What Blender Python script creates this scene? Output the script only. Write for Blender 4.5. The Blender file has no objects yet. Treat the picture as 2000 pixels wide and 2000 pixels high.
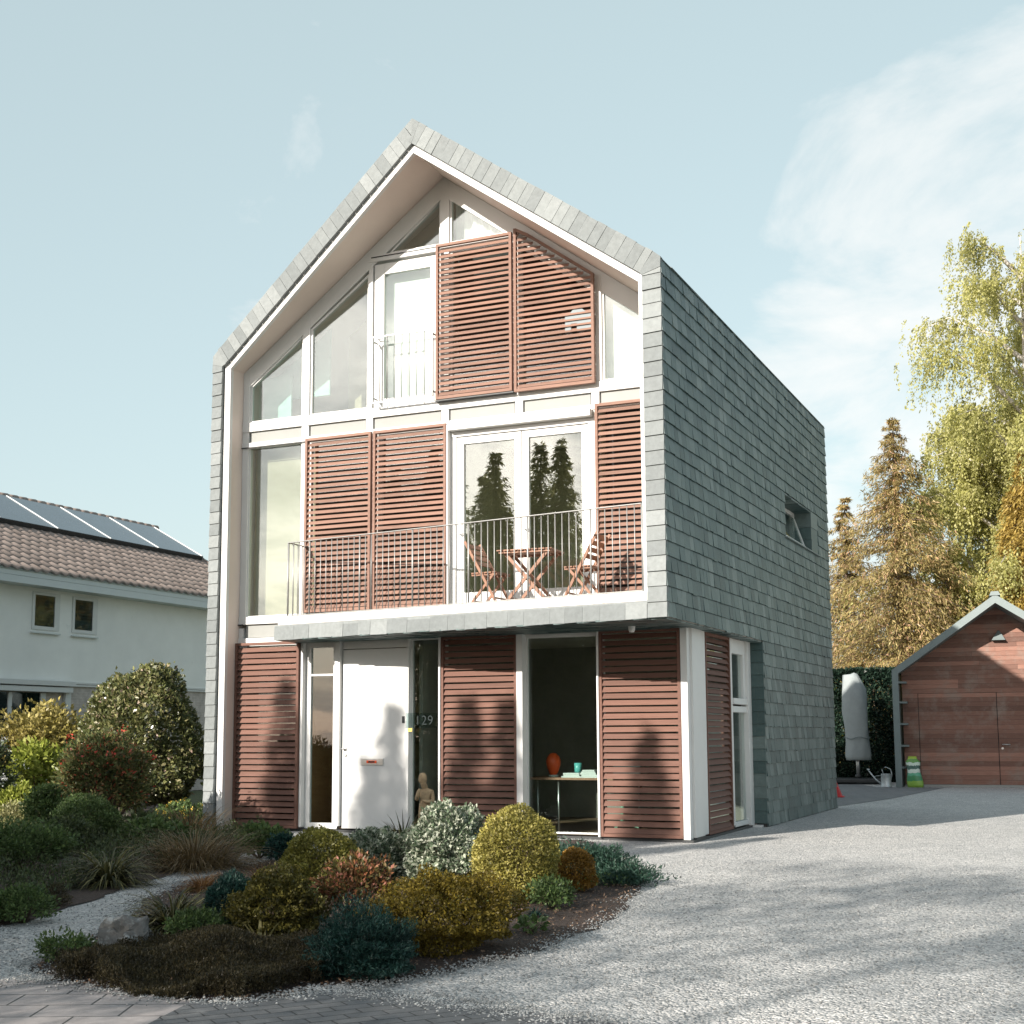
import bpy, bmesh, math, random
import numpy as np
from mathutils import Vector, Matrix, Quaternion
random.seed(7); rng = np.random.default_rng(7)
SC = bpy.context.scene; COL = SC.collection
R = math.radians

# ------------------------------------------------------------------ materials
def new_mat(name):
    m = bpy.data.materials.new(name); m.use_nodes = True
    nt = m.node_tree; nt.nodes.clear()
    out = nt.nodes.new('ShaderNodeOutputMaterial')
    return m, nt, out
def N(nt, t, **kw):
    n = nt.nodes.new(t)
    for k, v in kw.items():
        if hasattr(n, k): setattr(n, k, v)
        else: n.inputs[k].default_value = v
    return n
def L(nt, a, b): nt.links.new(a, b)
def c4(c): return (c[0], c[1], c[2], 1)
def ramp(nt, stops, interp='LINEAR'):
    r = nt.nodes.new('ShaderNodeValToRGB'); r.color_ramp.interpolation = interp
    e = r.color_ramp.elements
    while len(e) < len(stops): e.new(0.5)
    for i, (p, c) in enumerate(stops): e[i].position = p; e[i].color = c4(c)
    return r
def noise(nt, scale, detail=4, rough=.6, vec=None, dist=0):
    n = N(nt, 'ShaderNodeTexNoise'); n.inputs['Scale'].default_value = scale; n.inputs['Detail'].default_value = detail
    n.inputs['Roughness'].default_value = rough; n.inputs['Distortion'].default_value = dist
    if vec is not None: L(nt, vec, n.inputs['Vector'])
    return n
def objco(nt): return N(nt, 'ShaderNodeTexCoord').outputs['Object']
def bump(nt, h, strength, dist=.02):
    b = N(nt, 'ShaderNodeBump'); b.inputs['Strength'].default_value = strength; b.inputs['Distance'].default_value = dist
    L(nt, h, b.inputs['Height']); return b.outputs['Normal']
def mixc(nt, f, a, b, mode='MIX'):
    m = N(nt, 'ShaderNodeMix'); m.data_type = 'RGBA'; m.blend_type = mode
    for s, v in ((0, f), (6, a), (7, b)):
        if hasattr(v, 'is_linked') or hasattr(v, 'node'): L(nt, v, m.inputs[s])
        else: m.inputs[s].default_value = v if s == 0 else c4(v)
    return m.outputs[2]
def pbr(name, col, rough=.6, var=.12, nscale=6, bmp=.0, bscale=60, metal=0, spec=.5, island=0., dirt=None):
    """plain surface: base colour with slight noise mottling, optional per-island variation, optional dirt patches"""
    m, nt, out = new_mat(name); p = N(nt, 'ShaderNodeBsdfPrincipled'); L(nt, p.outputs[0], out.inputs[0])
    co = objco(nt); n = noise(nt, nscale, 6, .65, co)
    r = ramp(nt, [(.3, [x*(1-var) for x in col]), (.7, [min(1, x*(1+var)) for x in col])]); L(nt, n.outputs['Fac'], r.inputs[0])
    c = r.outputs[0]
    if island:
        g = N(nt, 'ShaderNodeNewGeometry'); rr = ramp(nt, [(0, (1-island,)*3), (1, (1+island,)*3)])
        L(nt, g.outputs['Random Per Island'], rr.inputs[0]); c = mixc(nt, 1., c, rr.outputs[0], 'MULTIPLY')
    if dirt:
        n2 = noise(nt, dirt[1], 5, .7, co); r2 = ramp(nt, [(dirt[2], (0,)*3), (min(1, dirt[2]+.18), (1,)*3)])
        L(nt, n2.outputs['Fac'], r2.inputs[0]); c = mixc(nt, r2.outputs[0], c, dirt[0])
    L(nt, c, p.inputs['Base Color'])
    p.inputs['Roughness'].default_value = rough; p.inputs['Metallic'].default_value = metal
    p.inputs['Specular IOR Level'].default_value = spec
    if bmp:
        nb = noise(nt, bscale, 6, .7, co); L(nt, bump(nt, nb.outputs['Fac'], bmp), p.inputs['Normal'])
    return m
def slate_mat(name, stops, rough=.45, spec=.5):
    m, nt, out = new_mat(name); p = N(nt, 'ShaderNodeBsdfPrincipled'); L(nt, p.outputs[0], out.inputs[0])
    g = N(nt, 'ShaderNodeNewGeometry'); r = ramp(nt, stops); L(nt, g.outputs['Random Per Island'], r.inputs[0])
    co = objco(nt); n = noise(nt, 14, 6, .7, co); r2 = ramp(nt, [(.25, (.82,)*3), (.75, (1.16,)*3)]); L(nt, n.outputs['Fac'], r2.inputs[0])
    mp = N(nt, 'ShaderNodeMapping'); mp.inputs['Scale'].default_value = (60, 60, 8); L(nt, co, mp.inputs[0])
    n3 = noise(nt, 1, 4, .7, mp.outputs[0]); r3 = ramp(nt, [(.55, (0,)*3), (.8, (.35,)*3)]); L(nt, n3.outputs['Fac'], r3.inputs[0])
    c = mixc(nt, 1., r.outputs[0], r2.outputs[0], 'MULTIPLY'); c = mixc(nt, r3.outputs[0], c, (.2, .22, .215) if stops[0][1][0] < .2 else (.27, .28, .275))
    L(nt, c, p.inputs['Base Color']); p.inputs['Roughness'].default_value = rough; p.inputs['Specular IOR Level'].default_value = spec
    nb = noise(nt, 45, 6, .7, co); L(nt, bump(nt, nb.outputs['Fac'], .35, .006), p.inputs['Normal'])
    return m
def wood_mat(name, cols, scale=(2, 2, 40), rough=.6, island=.25, weather=None):
    m, nt, out = new_mat(name); p = N(nt, 'ShaderNodeBsdfPrincipled'); L(nt, p.outputs[0], out.inputs[0])
    co = objco(nt); mp = N(nt, 'ShaderNodeMapping'); mp.inputs['Scale'].default_value = scale; L(nt, co, mp.inputs[0])
    g = N(nt, 'ShaderNodeNewGeometry')
    ad = N(nt, 'ShaderNodeVectorMath', operation='ADD'); cv = N(nt, 'ShaderNodeCombineXYZ')
    ml = N(nt, 'ShaderNodeMath', operation='MULTIPLY'); ml.inputs[1].default_value = 37.; L(nt, g.outputs['Random Per Island'], ml.inputs[0])
    L(nt, ml.outputs[0], cv.inputs[0]); L(nt, mp.outputs[0], ad.inputs[0]); L(nt, cv.outputs[0], ad.inputs[1])
    n = noise(nt, 1.5, 6, .65, ad.outputs[0], .6); r = ramp(nt, [(.3, cols[0]), (.55, cols[1]), (.75, cols[2])]); L(nt, n.outputs['Fac'], r.inputs[0])
    rr = ramp(nt, [(0, (1-island,)*3), (1, (1+island,)*3)]); L(nt, g.outputs['Random Per Island'], rr.inputs[0])
    c = mixc(nt, 1., r.outputs[0], rr.outputs[0], 'MULTIPLY')
    if weather:
        n2 = noise(nt, 2.2, 5, .7, co); r2 = ramp(nt, [(.48, (0,)*3), (.7, (.7,)*3)]); L(nt, n2.outputs['Fac'], r2.inputs[0])
        c = mixc(nt, r2.outputs[0], c, weather)
    L(nt, c, p.inputs['Base Color']); p.inputs['Roughness'].default_value = rough
    L(nt, bump(nt, n.outputs['Fac'], .2, .004), p.inputs['Normal'])
    return m
def leaf_mat(name, stops, trans=.3, rough=.45, clump=.42, cscale=6., spec=.35):
    m, nt, out = new_mat(name); p = N(nt, 'ShaderNodeBsdfPrincipled'); t = N(nt, 'ShaderNodeBsdfTranslucent')
    mx = N(nt, 'ShaderNodeMixShader'); mx.inputs[0].default_value = trans
    L(nt, p.outputs[0], mx.inputs[1]); L(nt, t.outputs[0], mx.inputs[2]); L(nt, mx.outputs[0], out.inputs[0])
    g = N(nt, 'ShaderNodeNewGeometry'); r = ramp(nt, stops); L(nt, g.outputs['Random Per Island'], r.inputs[0])
    n = noise(nt, cscale, 3, .6, objco(nt)); r2 = ramp(nt, [(.3, (1-clump,)*3), (.7, (1+clump,)*3)]); L(nt, n.outputs['Fac'], r2.inputs[0])
    c = mixc(nt, 1., r.outputs[0], r2.outputs[0], 'MULTIPLY')
    L(nt, c, p.inputs['Base Color']); L(nt, c, t.inputs['Color']); p.inputs['Roughness'].default_value = rough; p.inputs['Specular IOR Level'].default_value = spec
    return m
def glass_mat(name, f0=.08, tint=(.9, .96, .94)):
    """clear pane: see-through plus a Schlick mirror reflection, light passes"""
    m, nt, out = new_mat(name); tr = N(nt, 'ShaderNodeBsdfTransparent'); tr.inputs[0].default_value = c4(tint)
    gl = N(nt, 'ShaderNodeBsdfGlossy'); gl.inputs['Roughness'].default_value = .0; gl.inputs['Color'].default_value = (.97, 1, 1, 1)
    lw = N(nt, 'ShaderNodeLayerWeight'); lw.inputs['Blend'].default_value = .5
    pw = N(nt, 'ShaderNodeMath', operation='POWER'); pw.inputs[1].default_value = 5; L(nt, lw.outputs['Facing'], pw.inputs[0])
    a = N(nt, 'ShaderNodeMath', operation='MULTIPLY_ADD'); a.inputs[1].default_value = 1-f0; a.inputs[2].default_value = f0; L(nt, pw.outputs[0], a.inputs[0])
    nb = noise(nt, 1.3, 2, .5, objco(nt)); L(nt, bump(nt, nb.outputs['Fac'], .015, .05), gl.inputs['Normal'])
    mx = N(nt, 'ShaderNodeMixShader'); L(nt, a.outputs[0], mx.inputs[0]); L(nt, tr.outputs[0], mx.inputs[1]); L(nt, gl.outputs[0], mx.inputs[2])
    L(nt, mx.outputs[0], out.inputs[0]); return m

M = {}
M['white'] = pbr('white_paint', (.64, .64, .625), .5, .03, 3, .03, 30, dirt=((.62, .6, .56), 2.5, .7))
M['soffit'] = pbr('white_board', (.66, .57, .51), .6, .03, 2, .03, 40)  # white board; the warm bounced tone of its shade is put into the colour
M['panel'] = pbr('grey_white_panel', (.27, .275, .26), .6, .04, 3)
M['rustwhite'] = pbr('weathered_white_steel', (.74, .71, .67), .5, .05, 5, .05, 40, dirt=((.36, .16, .08), 3.5, .60))
M['black'] = pbr('black_plinth', (.025, .027, .028), .5, .2, 8)
M['rail'] = pbr('galvanised_rail', (.34, .34, .33), .45, .1, 20, metal=.4)
M['slate'] = slate_mat('slate_side', [(0, (.026, .056, .056)), (.3, (.042, .080, .079)), (.6, (.062, .104, .101)), (.85, (.088, .13, .126)), (1, (.13, .17, .163))])  # same slate as the front, the dark teal of shade put into its colour
M['slatef'] = slate_mat('slate_front', [(0, (.165, .18, .18)), (.4, (.19, .206, .206)), (.75, (.215, .232, .23)), (.97, (.245, .262, .26)), (1, (.45, .47, .47))], .7, .25)  # paler copy of the slate, sunlit brightness put into its colour
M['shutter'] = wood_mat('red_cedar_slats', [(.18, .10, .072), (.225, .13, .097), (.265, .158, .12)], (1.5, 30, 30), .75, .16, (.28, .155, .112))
M['shutterlow'] = wood_mat('red_cedar_slats_low', [(.12, .056, .039), (.15, .072, .051), (.18, .09, .066)], (1.5, 30, 30), .75, .15)  # darker cedar below; part of the darkening is ground-floor shade put into the colour
M['furn'] = wood_mat('teak', [(.22, .105, .06), (.30, .15, .09), (.36, .20, .13)], (20, 20, 4), .55, .2)
M['plank'] = wood_mat('garage_planks', [(.165, .08, .057), (.22, .112, .082), (.27, .148, .112)], (3, 3, 60), .75, .42, (.24, .19, .16))
M['garagetrim'] = pbr('grey_green_steel', (.15, .185, .185), .5, .06, 4)
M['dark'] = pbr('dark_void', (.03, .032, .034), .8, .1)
M['intwall'] = pbr('interior_wall_or_shade', (.55, .52, .46), .8, .05, 1.5)
M['intdark'] = pbr('interior_dark_wall', (.27, .25, .225), .8, .2, 1.2)
M['intwood'] = wood_mat('interior_wood_wall', [(.42, .20, .085), (.5, .25, .11), (.56, .3, .14)], (1, 1, 9), .6, .1)
M['olive'] = pbr('olive_wall', (.40, .37, .27), .8, .08, 1.5)
M['floor'] = wood_mat('interior_floor', [(.14, .085, .05), (.18, .11, .07), (.22, .14, .09)], (2, 20, 1), .5, .2)
M['cream'] = pbr('cream_blind', (.29, .245, .165), .8, .04, 2)
M['curtain'] = pbr('white_curtain', (.66, .65, .62), .8, .04, 3, .1, 8)
M['teal'] = pbr('teal_wall', (.22, .38, .34), .8, .05, 2)
M['glass'] = glass_mat('window_glass', .135, (.92, .97, .95))
M['glasslow'] = glass_mat('window_glass_low', .05, (.84, .90, .88))
M['nglass'] = glass_mat('dark_glass', .05, (.35, .42, .42))
M['steel'] = pbr('steel', (.55, .55, .54), .35, .05, 20, metal=.9)
M['zinc'] = pbr('zinc', (.42, .45, .46), .45, .18, 14, metal=.6)
M['bark'] = pbr('bark', (.13, .095, .07), .9, .4, 12, .6, 30)
M['barkpale'] = pbr('birch_bark', (.5, .46, .42), .8, .25, 6, .3, 20, dirt=((.07, .06, .055), 5, .6))
M['stem'] = pbr('woody_stem', (.10, .07, .05), .9, .3, 20)
M['nwall'] = pbr('neighbour_render', (.86, .87, .84), .75, .06, .9, .15, 90, dirt=((.62, .63, .6), 1.1, .62))
M['nfascia'] = pbr('neighbour_fascia', (.60, .65, .65), .5, .03, 2)
M['nwhite'] = pbr('neighbour_frames', (.66, .68, .67), .45, .03, 3)
M['solar'] = pbr('solar_cell', (.035, .05, .07), .18, .15, 3, spec=.8)
M['canvas'] = pbr('grey_canvas', (.27, .30, .30), .8, .08, 5, .25, 12)
M['stone'] = pbr('sandstone', (.40, .29, .17), .85, .25, 14, .5, 40)
M['rock'] = pbr('lichen_rock', (.15, .145, .135), .9, .35, 7, .9, 22, dirt=((.45, .46, .45), 8, .5))
M['redplastic'] = pbr('red_plastic', (.55, .04, .045), .4, .05)
M['paper'] = pbr('paper', (.6, .62, .6), .8, .05)
M['tealglass'] = pbr('teal_cup', (.12, .42, .40), .3, .05)
M['greenplastic'] = pbr('green_plastic', (.16, .30, .22), .5, .05)
M['redlamp'] = pbr('red_lampshade', (.85, .10, .02), .4, .05)
M['brass'] = pbr('yellow_sticker', (.75, .5, .1), .5, .05)
M['numplate'] = glass_mat('frosted_plate', .06, (.82, .88, .88))
M['numeral'] = pbr('grey_numerals', (.04, .05, .05), .95, .03, spec=.05)
M['bluegrey'] = pbr('bluegrey_board', (.20, .235, .25), .6, .04)
M['stick'] = pbr('pale_twig', (.5, .38, .26), .8, .2, 30)

def tile_mat():
    m, nt, out = new_mat('roof_tiles'); p = N(nt, 'ShaderNodeBsdfPrincipled'); L(nt, p.outputs[0], out.inputs[0])
    g = N(nt, 'ShaderNodeNewGeometry'); n = noise(nt, 9, 5, .7, objco(nt))
    r = ramp(nt, [(.25, (.20, .155, .13)), (.5, (.27, .215, .185)), (.8, (.33, .27, .24))]); L(nt, n.outputs['Fac'], r.inputs[0])
    rr = ramp(nt, [(0, (.82,)*3), (1, (1.15,)*3)]); L(nt, g.outputs['Random Per Island'], rr.inputs[0])
    L(nt, mixc(nt, 1., r.outputs[0], rr.outputs[0], 'MULTIPLY'), p.inputs['Base Color']); p.inputs['Roughness'].default_value = .8
    return m
M['tiles'] = tile_mat()
def brick_mat(name, c1, c2, mort, bw, bh, rot=0, msize=.012, bmp=.5, rough=.85, plane='xy', offset=.5, dirtc=None):
    m, nt, out = new_mat(name); p = N(nt, 'ShaderNodeBsdfPrincipled'); L(nt, p.outputs[0], out.inputs[0])
    co = objco(nt); mp = N(nt, 'ShaderNodeMapping'); mp.inputs['Rotation'].default_value = (0, 0, rot)
    if plane == 'yz':
        s = N(nt, 'ShaderNodeSeparateXYZ'); cb = N(nt, 'ShaderNodeCombineXYZ'); L(nt, co, s.inputs[0]); L(nt, s.outputs[1], cb.inputs[0]); L(nt, s.outputs[2], cb.inputs[1]); L(nt, cb.outputs[0], mp.inputs[0])
    else: L(nt, co, mp.inputs[0])
    b = N(nt, 'ShaderNodeTexBrick'); b.offset = offset; b.inputs['Scale'].default_value = 1
    b.inputs['Brick Width'].default_value = bw; b.inputs['Row Height'].default_value = bh; b.inputs['Mortar Size'].default_value = msize; b.inputs['Mortar Smooth'].default_value = .3
    b.inputs['Color1'].default_value = c4(c1); b.inputs['Color2'].default_value = c4(c2); b.inputs['Mortar'].default_value = c4(mort)
    L(nt, mp.outputs[0], b.inputs['Vector'])
    n = noise(nt, 7, 7, .7, co); r = ramp(nt, [(.25, (.7,)*3), (.75, (1.25,)*3)]); L(nt, n.outputs['Fac'], r.inputs[0])
    c = mixc(nt, 1., b.outputs['Color'], r.outputs[0], 'MULTIPLY')
    if dirtc:
        n2 = noise(nt, 2.6, 6, .75, co); r2 = ramp(nt, [(.56, (0,)*3), (.72, (.75,)*3)]); L(nt, n2.outputs['Fac'], r2.inputs[0]); c = mixc(nt, r2.outputs[0], c, dirtc)
    L(nt, c, p.inputs['Base Color']); p.inputs['Roughness'].default_value = rough
    n4 = noise(nt, 120, 4, .7, co); mm = N(nt, 'ShaderNodeMath', operation='MULTIPLY_ADD'); mm.inputs[1].default_value = -1.5
    L(nt, b.outputs['Fac'], mm.inputs[0]); L(nt, n4.outputs['Fac'], mm.inputs[2]); L(nt, bump(nt, mm.outputs[0], bmp, .006), p.inputs['Normal'])
    return m
M['nbrick'] = brick_mat('neighbour_brick', (.55, .49, .45), (.48, .43, .39), (.58, .54, .5), .21, .065, 0, .006, .4, .85, 'yz')
M['roadbrick'] = brick_mat('road_bricks', (.115, .12, .125), (.15, .15, .15), (.045, .045, .045), .21, .105, R(-52), .006, .8, .85, 'xy', .5, (.24, .24, .235))
M['slabs'] = brick_mat('grey_slabs', (.27, .25, .245), (.31, .28, .27), (.05, .052, .05), .45, .30, R(-25), .007, .6, .8, 'xy', .5)
M['patio'] = brick_mat('patio_slabs', (.15, .155, .16), (.18, .18, .18), (.08, .08, .08), .4, .4, .2, .008)
def gravel_mat(name, tint=(1, 1, 1)):
    m, nt, out = new_mat(name); p = N(nt, 'ShaderNodeBsdfPrincipled'); L(nt, p.outputs[0], out.inputs[0]); co = objco(nt)
    v = N(nt, 'ShaderNodeTexVoronoi'); v.inputs['Scale'].default_value = 62; L(nt, co, v.inputs['Vector'])
    v2 = N(nt, 'ShaderNodeTexVoronoi'); v2.inputs['Scale'].default_value = 30; L(nt, co, v2.inputs['Vector'])
    s = N(nt, 'ShaderNodeSeparateColor'); L(nt, v.outputs['Color'], s.inputs[0])
    r = ramp(nt, [(0, (.23, .24, .24)), (.35, (.43, .432, .428)), (.7, (.56, .55, .535)), (.93, (.66, .65, .625)), (1, (.72, .71, .69))]); L(nt, s.outputs[0], r.inputs[0])
    n = noise(nt, .55, 6, .7, co); r2 = ramp(nt, [(.3, (.86, .86, .86)), (.7, (1.1, 1.08, 1.06))]); L(nt, n.outputs['Fac'], r2.inputs[0])
    n3 = noise(nt, 5, 5, .7, co); r3 = ramp(nt, [(.3, (.85,)*3), (.7, (1.12,)*3)]); L(nt, n3.outputs['Fac'], r3.inputs[0])
    c = mixc(nt, 1., r.outputs[0], r2.outputs[0], 'MULTIPLY'); c = mixc(nt, 1., c, r3.outputs[0], 'MULTIPLY'); c = mixc(nt, 1., c, tint, 'MULTIPLY')
    L(nt, c, p.inputs['Base Color']); p.inputs['Roughness'].default_value = .85; p.inputs['Specular IOR Level'].default_value = .3
    a = N(nt, 'ShaderNodeMath', operation='MULTIPLY_ADD'); a.inputs[1].default_value = -1; L(nt, v.outputs['Distance'], a.inputs[0])
    b = N(nt, 'ShaderNodeMath', operation='MULTIPLY'); b.inputs[1].default_value = -1.2; L(nt, v2.outputs['Distance'], b.inputs[0]); L(nt, b.outputs[0], a.inputs[2])
    L(nt, bump(nt, a.outputs[0], .9, .016), p.inputs['Normal']); return m
M['gravel'] = gravel_mat('gravel')
def soil_mat():
    m, nt, out = new_mat('bark_soil'); p = N(nt, 'ShaderNodeBsdfPrincipled'); L(nt, p.outputs[0], out.inputs[0]); co = objco(nt)
    n = noise(nt, 26, 8, .75, co); r = ramp(nt, [(.3, (.028, .02, .016)), (.5, (.075, .052, .042)), (.68, (.15, .105, .08)), (.8, (.26, .19, .14))]); L(nt, n.outputs['Fac'], r.inputs[0])
    L(nt, r.outputs[0], p.inputs['Base Color']); p.inputs['Roughness'].default_value = .95
    n2 = noise(nt, 60, 8, .8, co); L(nt, bump(nt, n2.outputs['Fac'], 1., .03), p.inputs['Normal']); return m
M['soil'] = soil_mat()
M['grass'] = pbr('rough_grass', (.07, .085, .035), .95, .4, 3, .8, 60)

# leaf colours (some raised above real albedo to look sunlit)
sc_ = lambda c, f=1.0: tuple(x*f for x in c)
LM = lambda n, a, b, c, **k: leaf_mat(n, [(0, sc_(a)), (.5, sc_(b)), (1, sc_(c))], **k)
M['l_box'] = LM('leaf_yellow_box', (.12, .12, .025), (.23, .215, .045), (.36, .33, .09))
M['l_gold'] = LM('leaf_gold_box', (.17, .16, .035), (.31, .275, .065), (.46, .40, .13))
M['l_euon'] = leaf_mat('leaf_variegated', [(0, (.07, .11, .06)), (.45, (.16, .21, .13)), (.6, (.42, .45, .34)), (1, (.62, .64, .52))])
M['l_orange'] = LM('leaf_orange_box', (.16, .085, .015), (.26, .14, .025), (.36, .20, .04))
M['l_jun'] = LM('leaf_juniper', (.018, .045, .032), (.035, .08, .055), (.06, .12, .08))
M['l_teal'] = LM('leaf_teal_juniper', (.008, .031, .026), (.017, .056, .046), (.038, .09, .07))
M['l_green'] = LM('leaf_green', (.05, .085, .028), (.095, .15, .048), (.16, .22, .08))
M['l_spread'] = LM('leaf_golden_spread', (.095, .068, .010), (.17, .125, .018), (.29, .22, .035))
M['l_nandina'] = leaf_mat('leaf_nandina', [(0, (.07, .07, .025)), (.45, (.13, .10, .035)), (.7, (.22, .095, .045)), (.88, (.32, .13, .06)), (1, (.45, .2, .17))])
M['l_goldgreen'] = LM('leaf_goldgreen', (.055, .05, .012), (.10, .09, .02), (.16, .14, .035))
M['l_straw'] = LM('leaf_orange_grass', (.20, .09, .03), (.28, .14, .05), (.36, .21, .09))
M['l_brown'] = LM('leaf_brown_grass', (.10, .075, .035), (.17, .12, .06), (.26, .18, .09))
M['l_strap'] = leaf_mat('leaf_strap', [(0, (.03, .035, .015)), (.45, (.07, .075, .03)), (.8, (.15, .14, .055)), (1, (.32, .28, .12))])
M['l_hosta'] = LM('leaf_pale_spears', (.14, .13, .05), (.24, .22, .09), (.34, .3, .14))
M['l_heath'] = LM('leaf_heath', (.034, .028, .015), (.056, .047, .023), (.09, .072, .034))
M['l_camel'] = leaf_mat('leaf_camellia', [(0, (.075, .09, .035)), (.5, (.15, .165, .06)), (.85, (.27, .26, .11)), (.97, (.38, .33, .19)), (1, (.6, .42, .36))], rough=.3, spec=.6)
M['l_large'] = LM('leaf_yellowgreen_large', (.16, .20, .03), (.27, .31, .05), (.38, .40, .10))
M['l_maple'] = LM('leaf_orange_maple', (.22, .19, .05), (.34, .285, .085), (.44, .37, .15))
M['l_red'] = leaf_mat('leaf_redtip', [(0, (.065, .085, .032)), (.7, (.14, .155, .055)), (.94, (.22, .13, .06)), (1, (.4, .06, .04))])
M['l_redtip'] = LM('leaf_scarlet', (.45, .045, .03), (.6, .07, .045), (.7, .16, .10))
M['l_dark'] = LM('leaf_dark', (.035, .05, .022), (.065, .09, .036), (.11, .135, .058))
M['l_varieg'] = LM('leaf_cream_edged', (.20, .20, .08), (.34, .33, .15), (.46, .43, .24))
M['l_flowerw'] = LM('petal_greywhite', (.4, .42, .42), (.52, .54, .54), (.62, .63, .62), trans=.2)
M['l_flowery'] = LM('petal_yellow', (.6, .36, .03), (.7, .45, .05), (.75, .55, .12), trans=.2)
M['l_ivy'] = LM('leaf_ivy_hedge', (.010, .022, .016), (.02, .042, .028), (.045, .075, .05), rough=.35)
M['l_spruce'] = leaf_mat('needle_spruce_gold', [(0, (.20, .175, .065)), (.5, (.35, .275, .11)), (.8, (.46, .36, .16)), (1, (.50, .29, .19))], clump=.45, cscale=.9)
M['l_conegold'] = LM('needle_golden_cypress', (.27, .19, .045), (.43, .31, .08), (.56, .42, .13), trans=.4, clump=.25, cscale=1.2)
M['l_birch'] = LM('leaf_birch', (.32, .32, .09), (.47, .455, .16), (.60, .57, .28), trans=.5, clump=.3, cscale=.7)
M['l_black'] = LM('needle_dark_spruce', (.14, .14, .06), (.24, .23, .10), (.36, .33, .15), trans=.5)
M['l_litter'] = LM('fallen_leaf', (.10, .06, .04), (.2, .125, .08), (.36, .24, .16), trans=.1)

# ------------------------------------------------------------------ mesh helpers
class MB:
    def __init__(s): s.v = []; s.f = []; s.sm = []
    def add(s, vs, fs, smooth=False):
        o = len(s.v); s.v += [tuple(v) for v in vs]; s.f += [tuple(i+o for i in f) for f in fs]; s.sm += [smooth]*len(fs); return s
    def box(s, x0, x1, y0, y1, z0, z1):
        return s.add([(x0,y0,z0),(x1,y0,z0),(x1,y1,z0),(x0,y1,z0),(x0,y0,z1),(x1,y0,z1),(x1,y1,z1),(x0,y1,z1)],
                     [(0,3,2,1),(4,5,6,7),(0,1,5,4),(1,2,6,5),(2,3,7,6),(3,0,4,7)])
    def hexa(s, b, t):   # bottom ring of 4, top ring of 4
        return s.add(list(b)+list(t), [(3,2,1,0),(4,5,6,7),(0,1,5,4),(1,2,6,5),(2,3,7,6),(3,0,4,7)])
    def prism(s, a, b):  # two matching rings of n verts
        n = len(a); return s.add(list(a)+list(b), [tuple(range(n-1,-1,-1)), tuple(range(n,2*n))]+[(i,(i+1)%n,n+(i+1)%n,n+i) for i in range(n)])
    def xz(s, poly, y0, y1):  # polygon in x,z extruded along y
        f = lambda y, p: y(p[0]) if callable(y) else y
        return s.prism([(p[0], f(y0,p), p[1]) for p in poly], [(p[0], f(y1,p), p[1]) for p in poly])
    def tube(s, pts, r, n=8, caps=True, smooth=True):
        pts = [Vector(p) for p in pts]; rr = r if isinstance(r, (list, tuple)) else [r]*len(pts)
        o = len(s.v); up = Vector((0,0,1)); fs = []
        for i, p in enumerate(pts):
            t = (pts[min(i+1,len(pts)-1)]-pts[max(i-1,0)]).normalized()
            a = t.cross(up if abs(t.dot(up)) < .95 else Vector((1,0,0))).normalized(); b = t.cross(a)
            for k in range(n):
                an = 2*math.pi*k/n; s.v.append(tuple(p + (a*math.cos(an)+b*math.sin(an))*rr[i]))
        for i in range(len(pts)-1):
            for k in range(n): fs.append((o+i*n+k, o+i*n+(k+1)%n, o+(i+1)*n+(k+1)%n, o+(i+1)*n+k))
        s.f += fs; s.sm += [smooth]*len(fs)
        if caps:
            s.f += [tuple(o+k for k in range(n)), tuple(o+(len(pts)-1)*n+k for k in range(n-1,-1,-1))]; s.sm += [False]*2
        return s
    def bar(s, a, b, w, d, up=(0,0,1)):   # rectangular bar between two points
        a, b = Vector(a), Vector(b); t = (b-a).normalized(); u = Vector(up)
        if abs(t.dot(u)) > .98: u = Vector((0,1,0))
        x = t.cross(u).normalized()*w/2; y = t.cross(x).normalized()*d/2
        return s.hexa([a-x-y,a+x-y,a+x+y,a-x+y],[b-x-y,b+x-y,b+x+y,b-x+y])
    def lathe(s, prof, c=(0,0,0), n=20):
        o = len(s.v); fs = []
        for r, z in prof:
            for k in range(n):
                an = 2*math.pi*k/n; s.v.append((c[0]+r*math.cos(an), c[1]+r*math.sin(an), c[2]+z))
        for i in range(len(prof)-1):
            for k in range(n): fs.append((o+i*n+k, o+i*n+(k+1)%n, o+(i+1)*n+(k+1)%n, o+(i+1)*n+k))
        s.f += fs; s.sm += [True]*len(fs); return s
    def build(s, name, mat, parent=None, bev=0, loc=None):
        me = bpy.data.meshes.new(name); me.from_pydata(s.v, [], s.f); me.polygons.foreach_set('use_smooth', s.sm); me.validate(); me.update()
        bm = bmesh.new(); bm.from_mesh(me); bmesh.ops.recalc_face_normals(bm, faces=bm.faces); bm.to_mesh(me); bm.free()
        me.materials.append(mat); o = bpy.data.objects.new(name, me); COL.objects.link(o)
        if parent: o.parent = parent
        if loc: o.location = loc
        if bev:
            b = o.modifiers.new('edge', 'BEVEL'); b.width = bev; b.segments = 2; b.limit_method = 'ANGLE'
        return o
def one(name, mat, b, parent=None):
    mb = MB(); mb.box(*b); return mb.build(name, M[mat], parent or H)
def tag(o, label=None, cat=None, group=None, kind=None):
    for k, v in (('label', label), ('category', cat), ('group', group), ('kind', kind)):
        if v: o[k] = v
    return o
def thing(name, label, cat, loc=(0,0,0), rz=0, group=None):
    o = bpy.data.objects.new(name, None); COL.objects.link(o); o.location = loc; o.rotation_euler = (0,0,rz); o.empty_display_size = .2
    return tag(o, label, cat, group)
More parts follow.
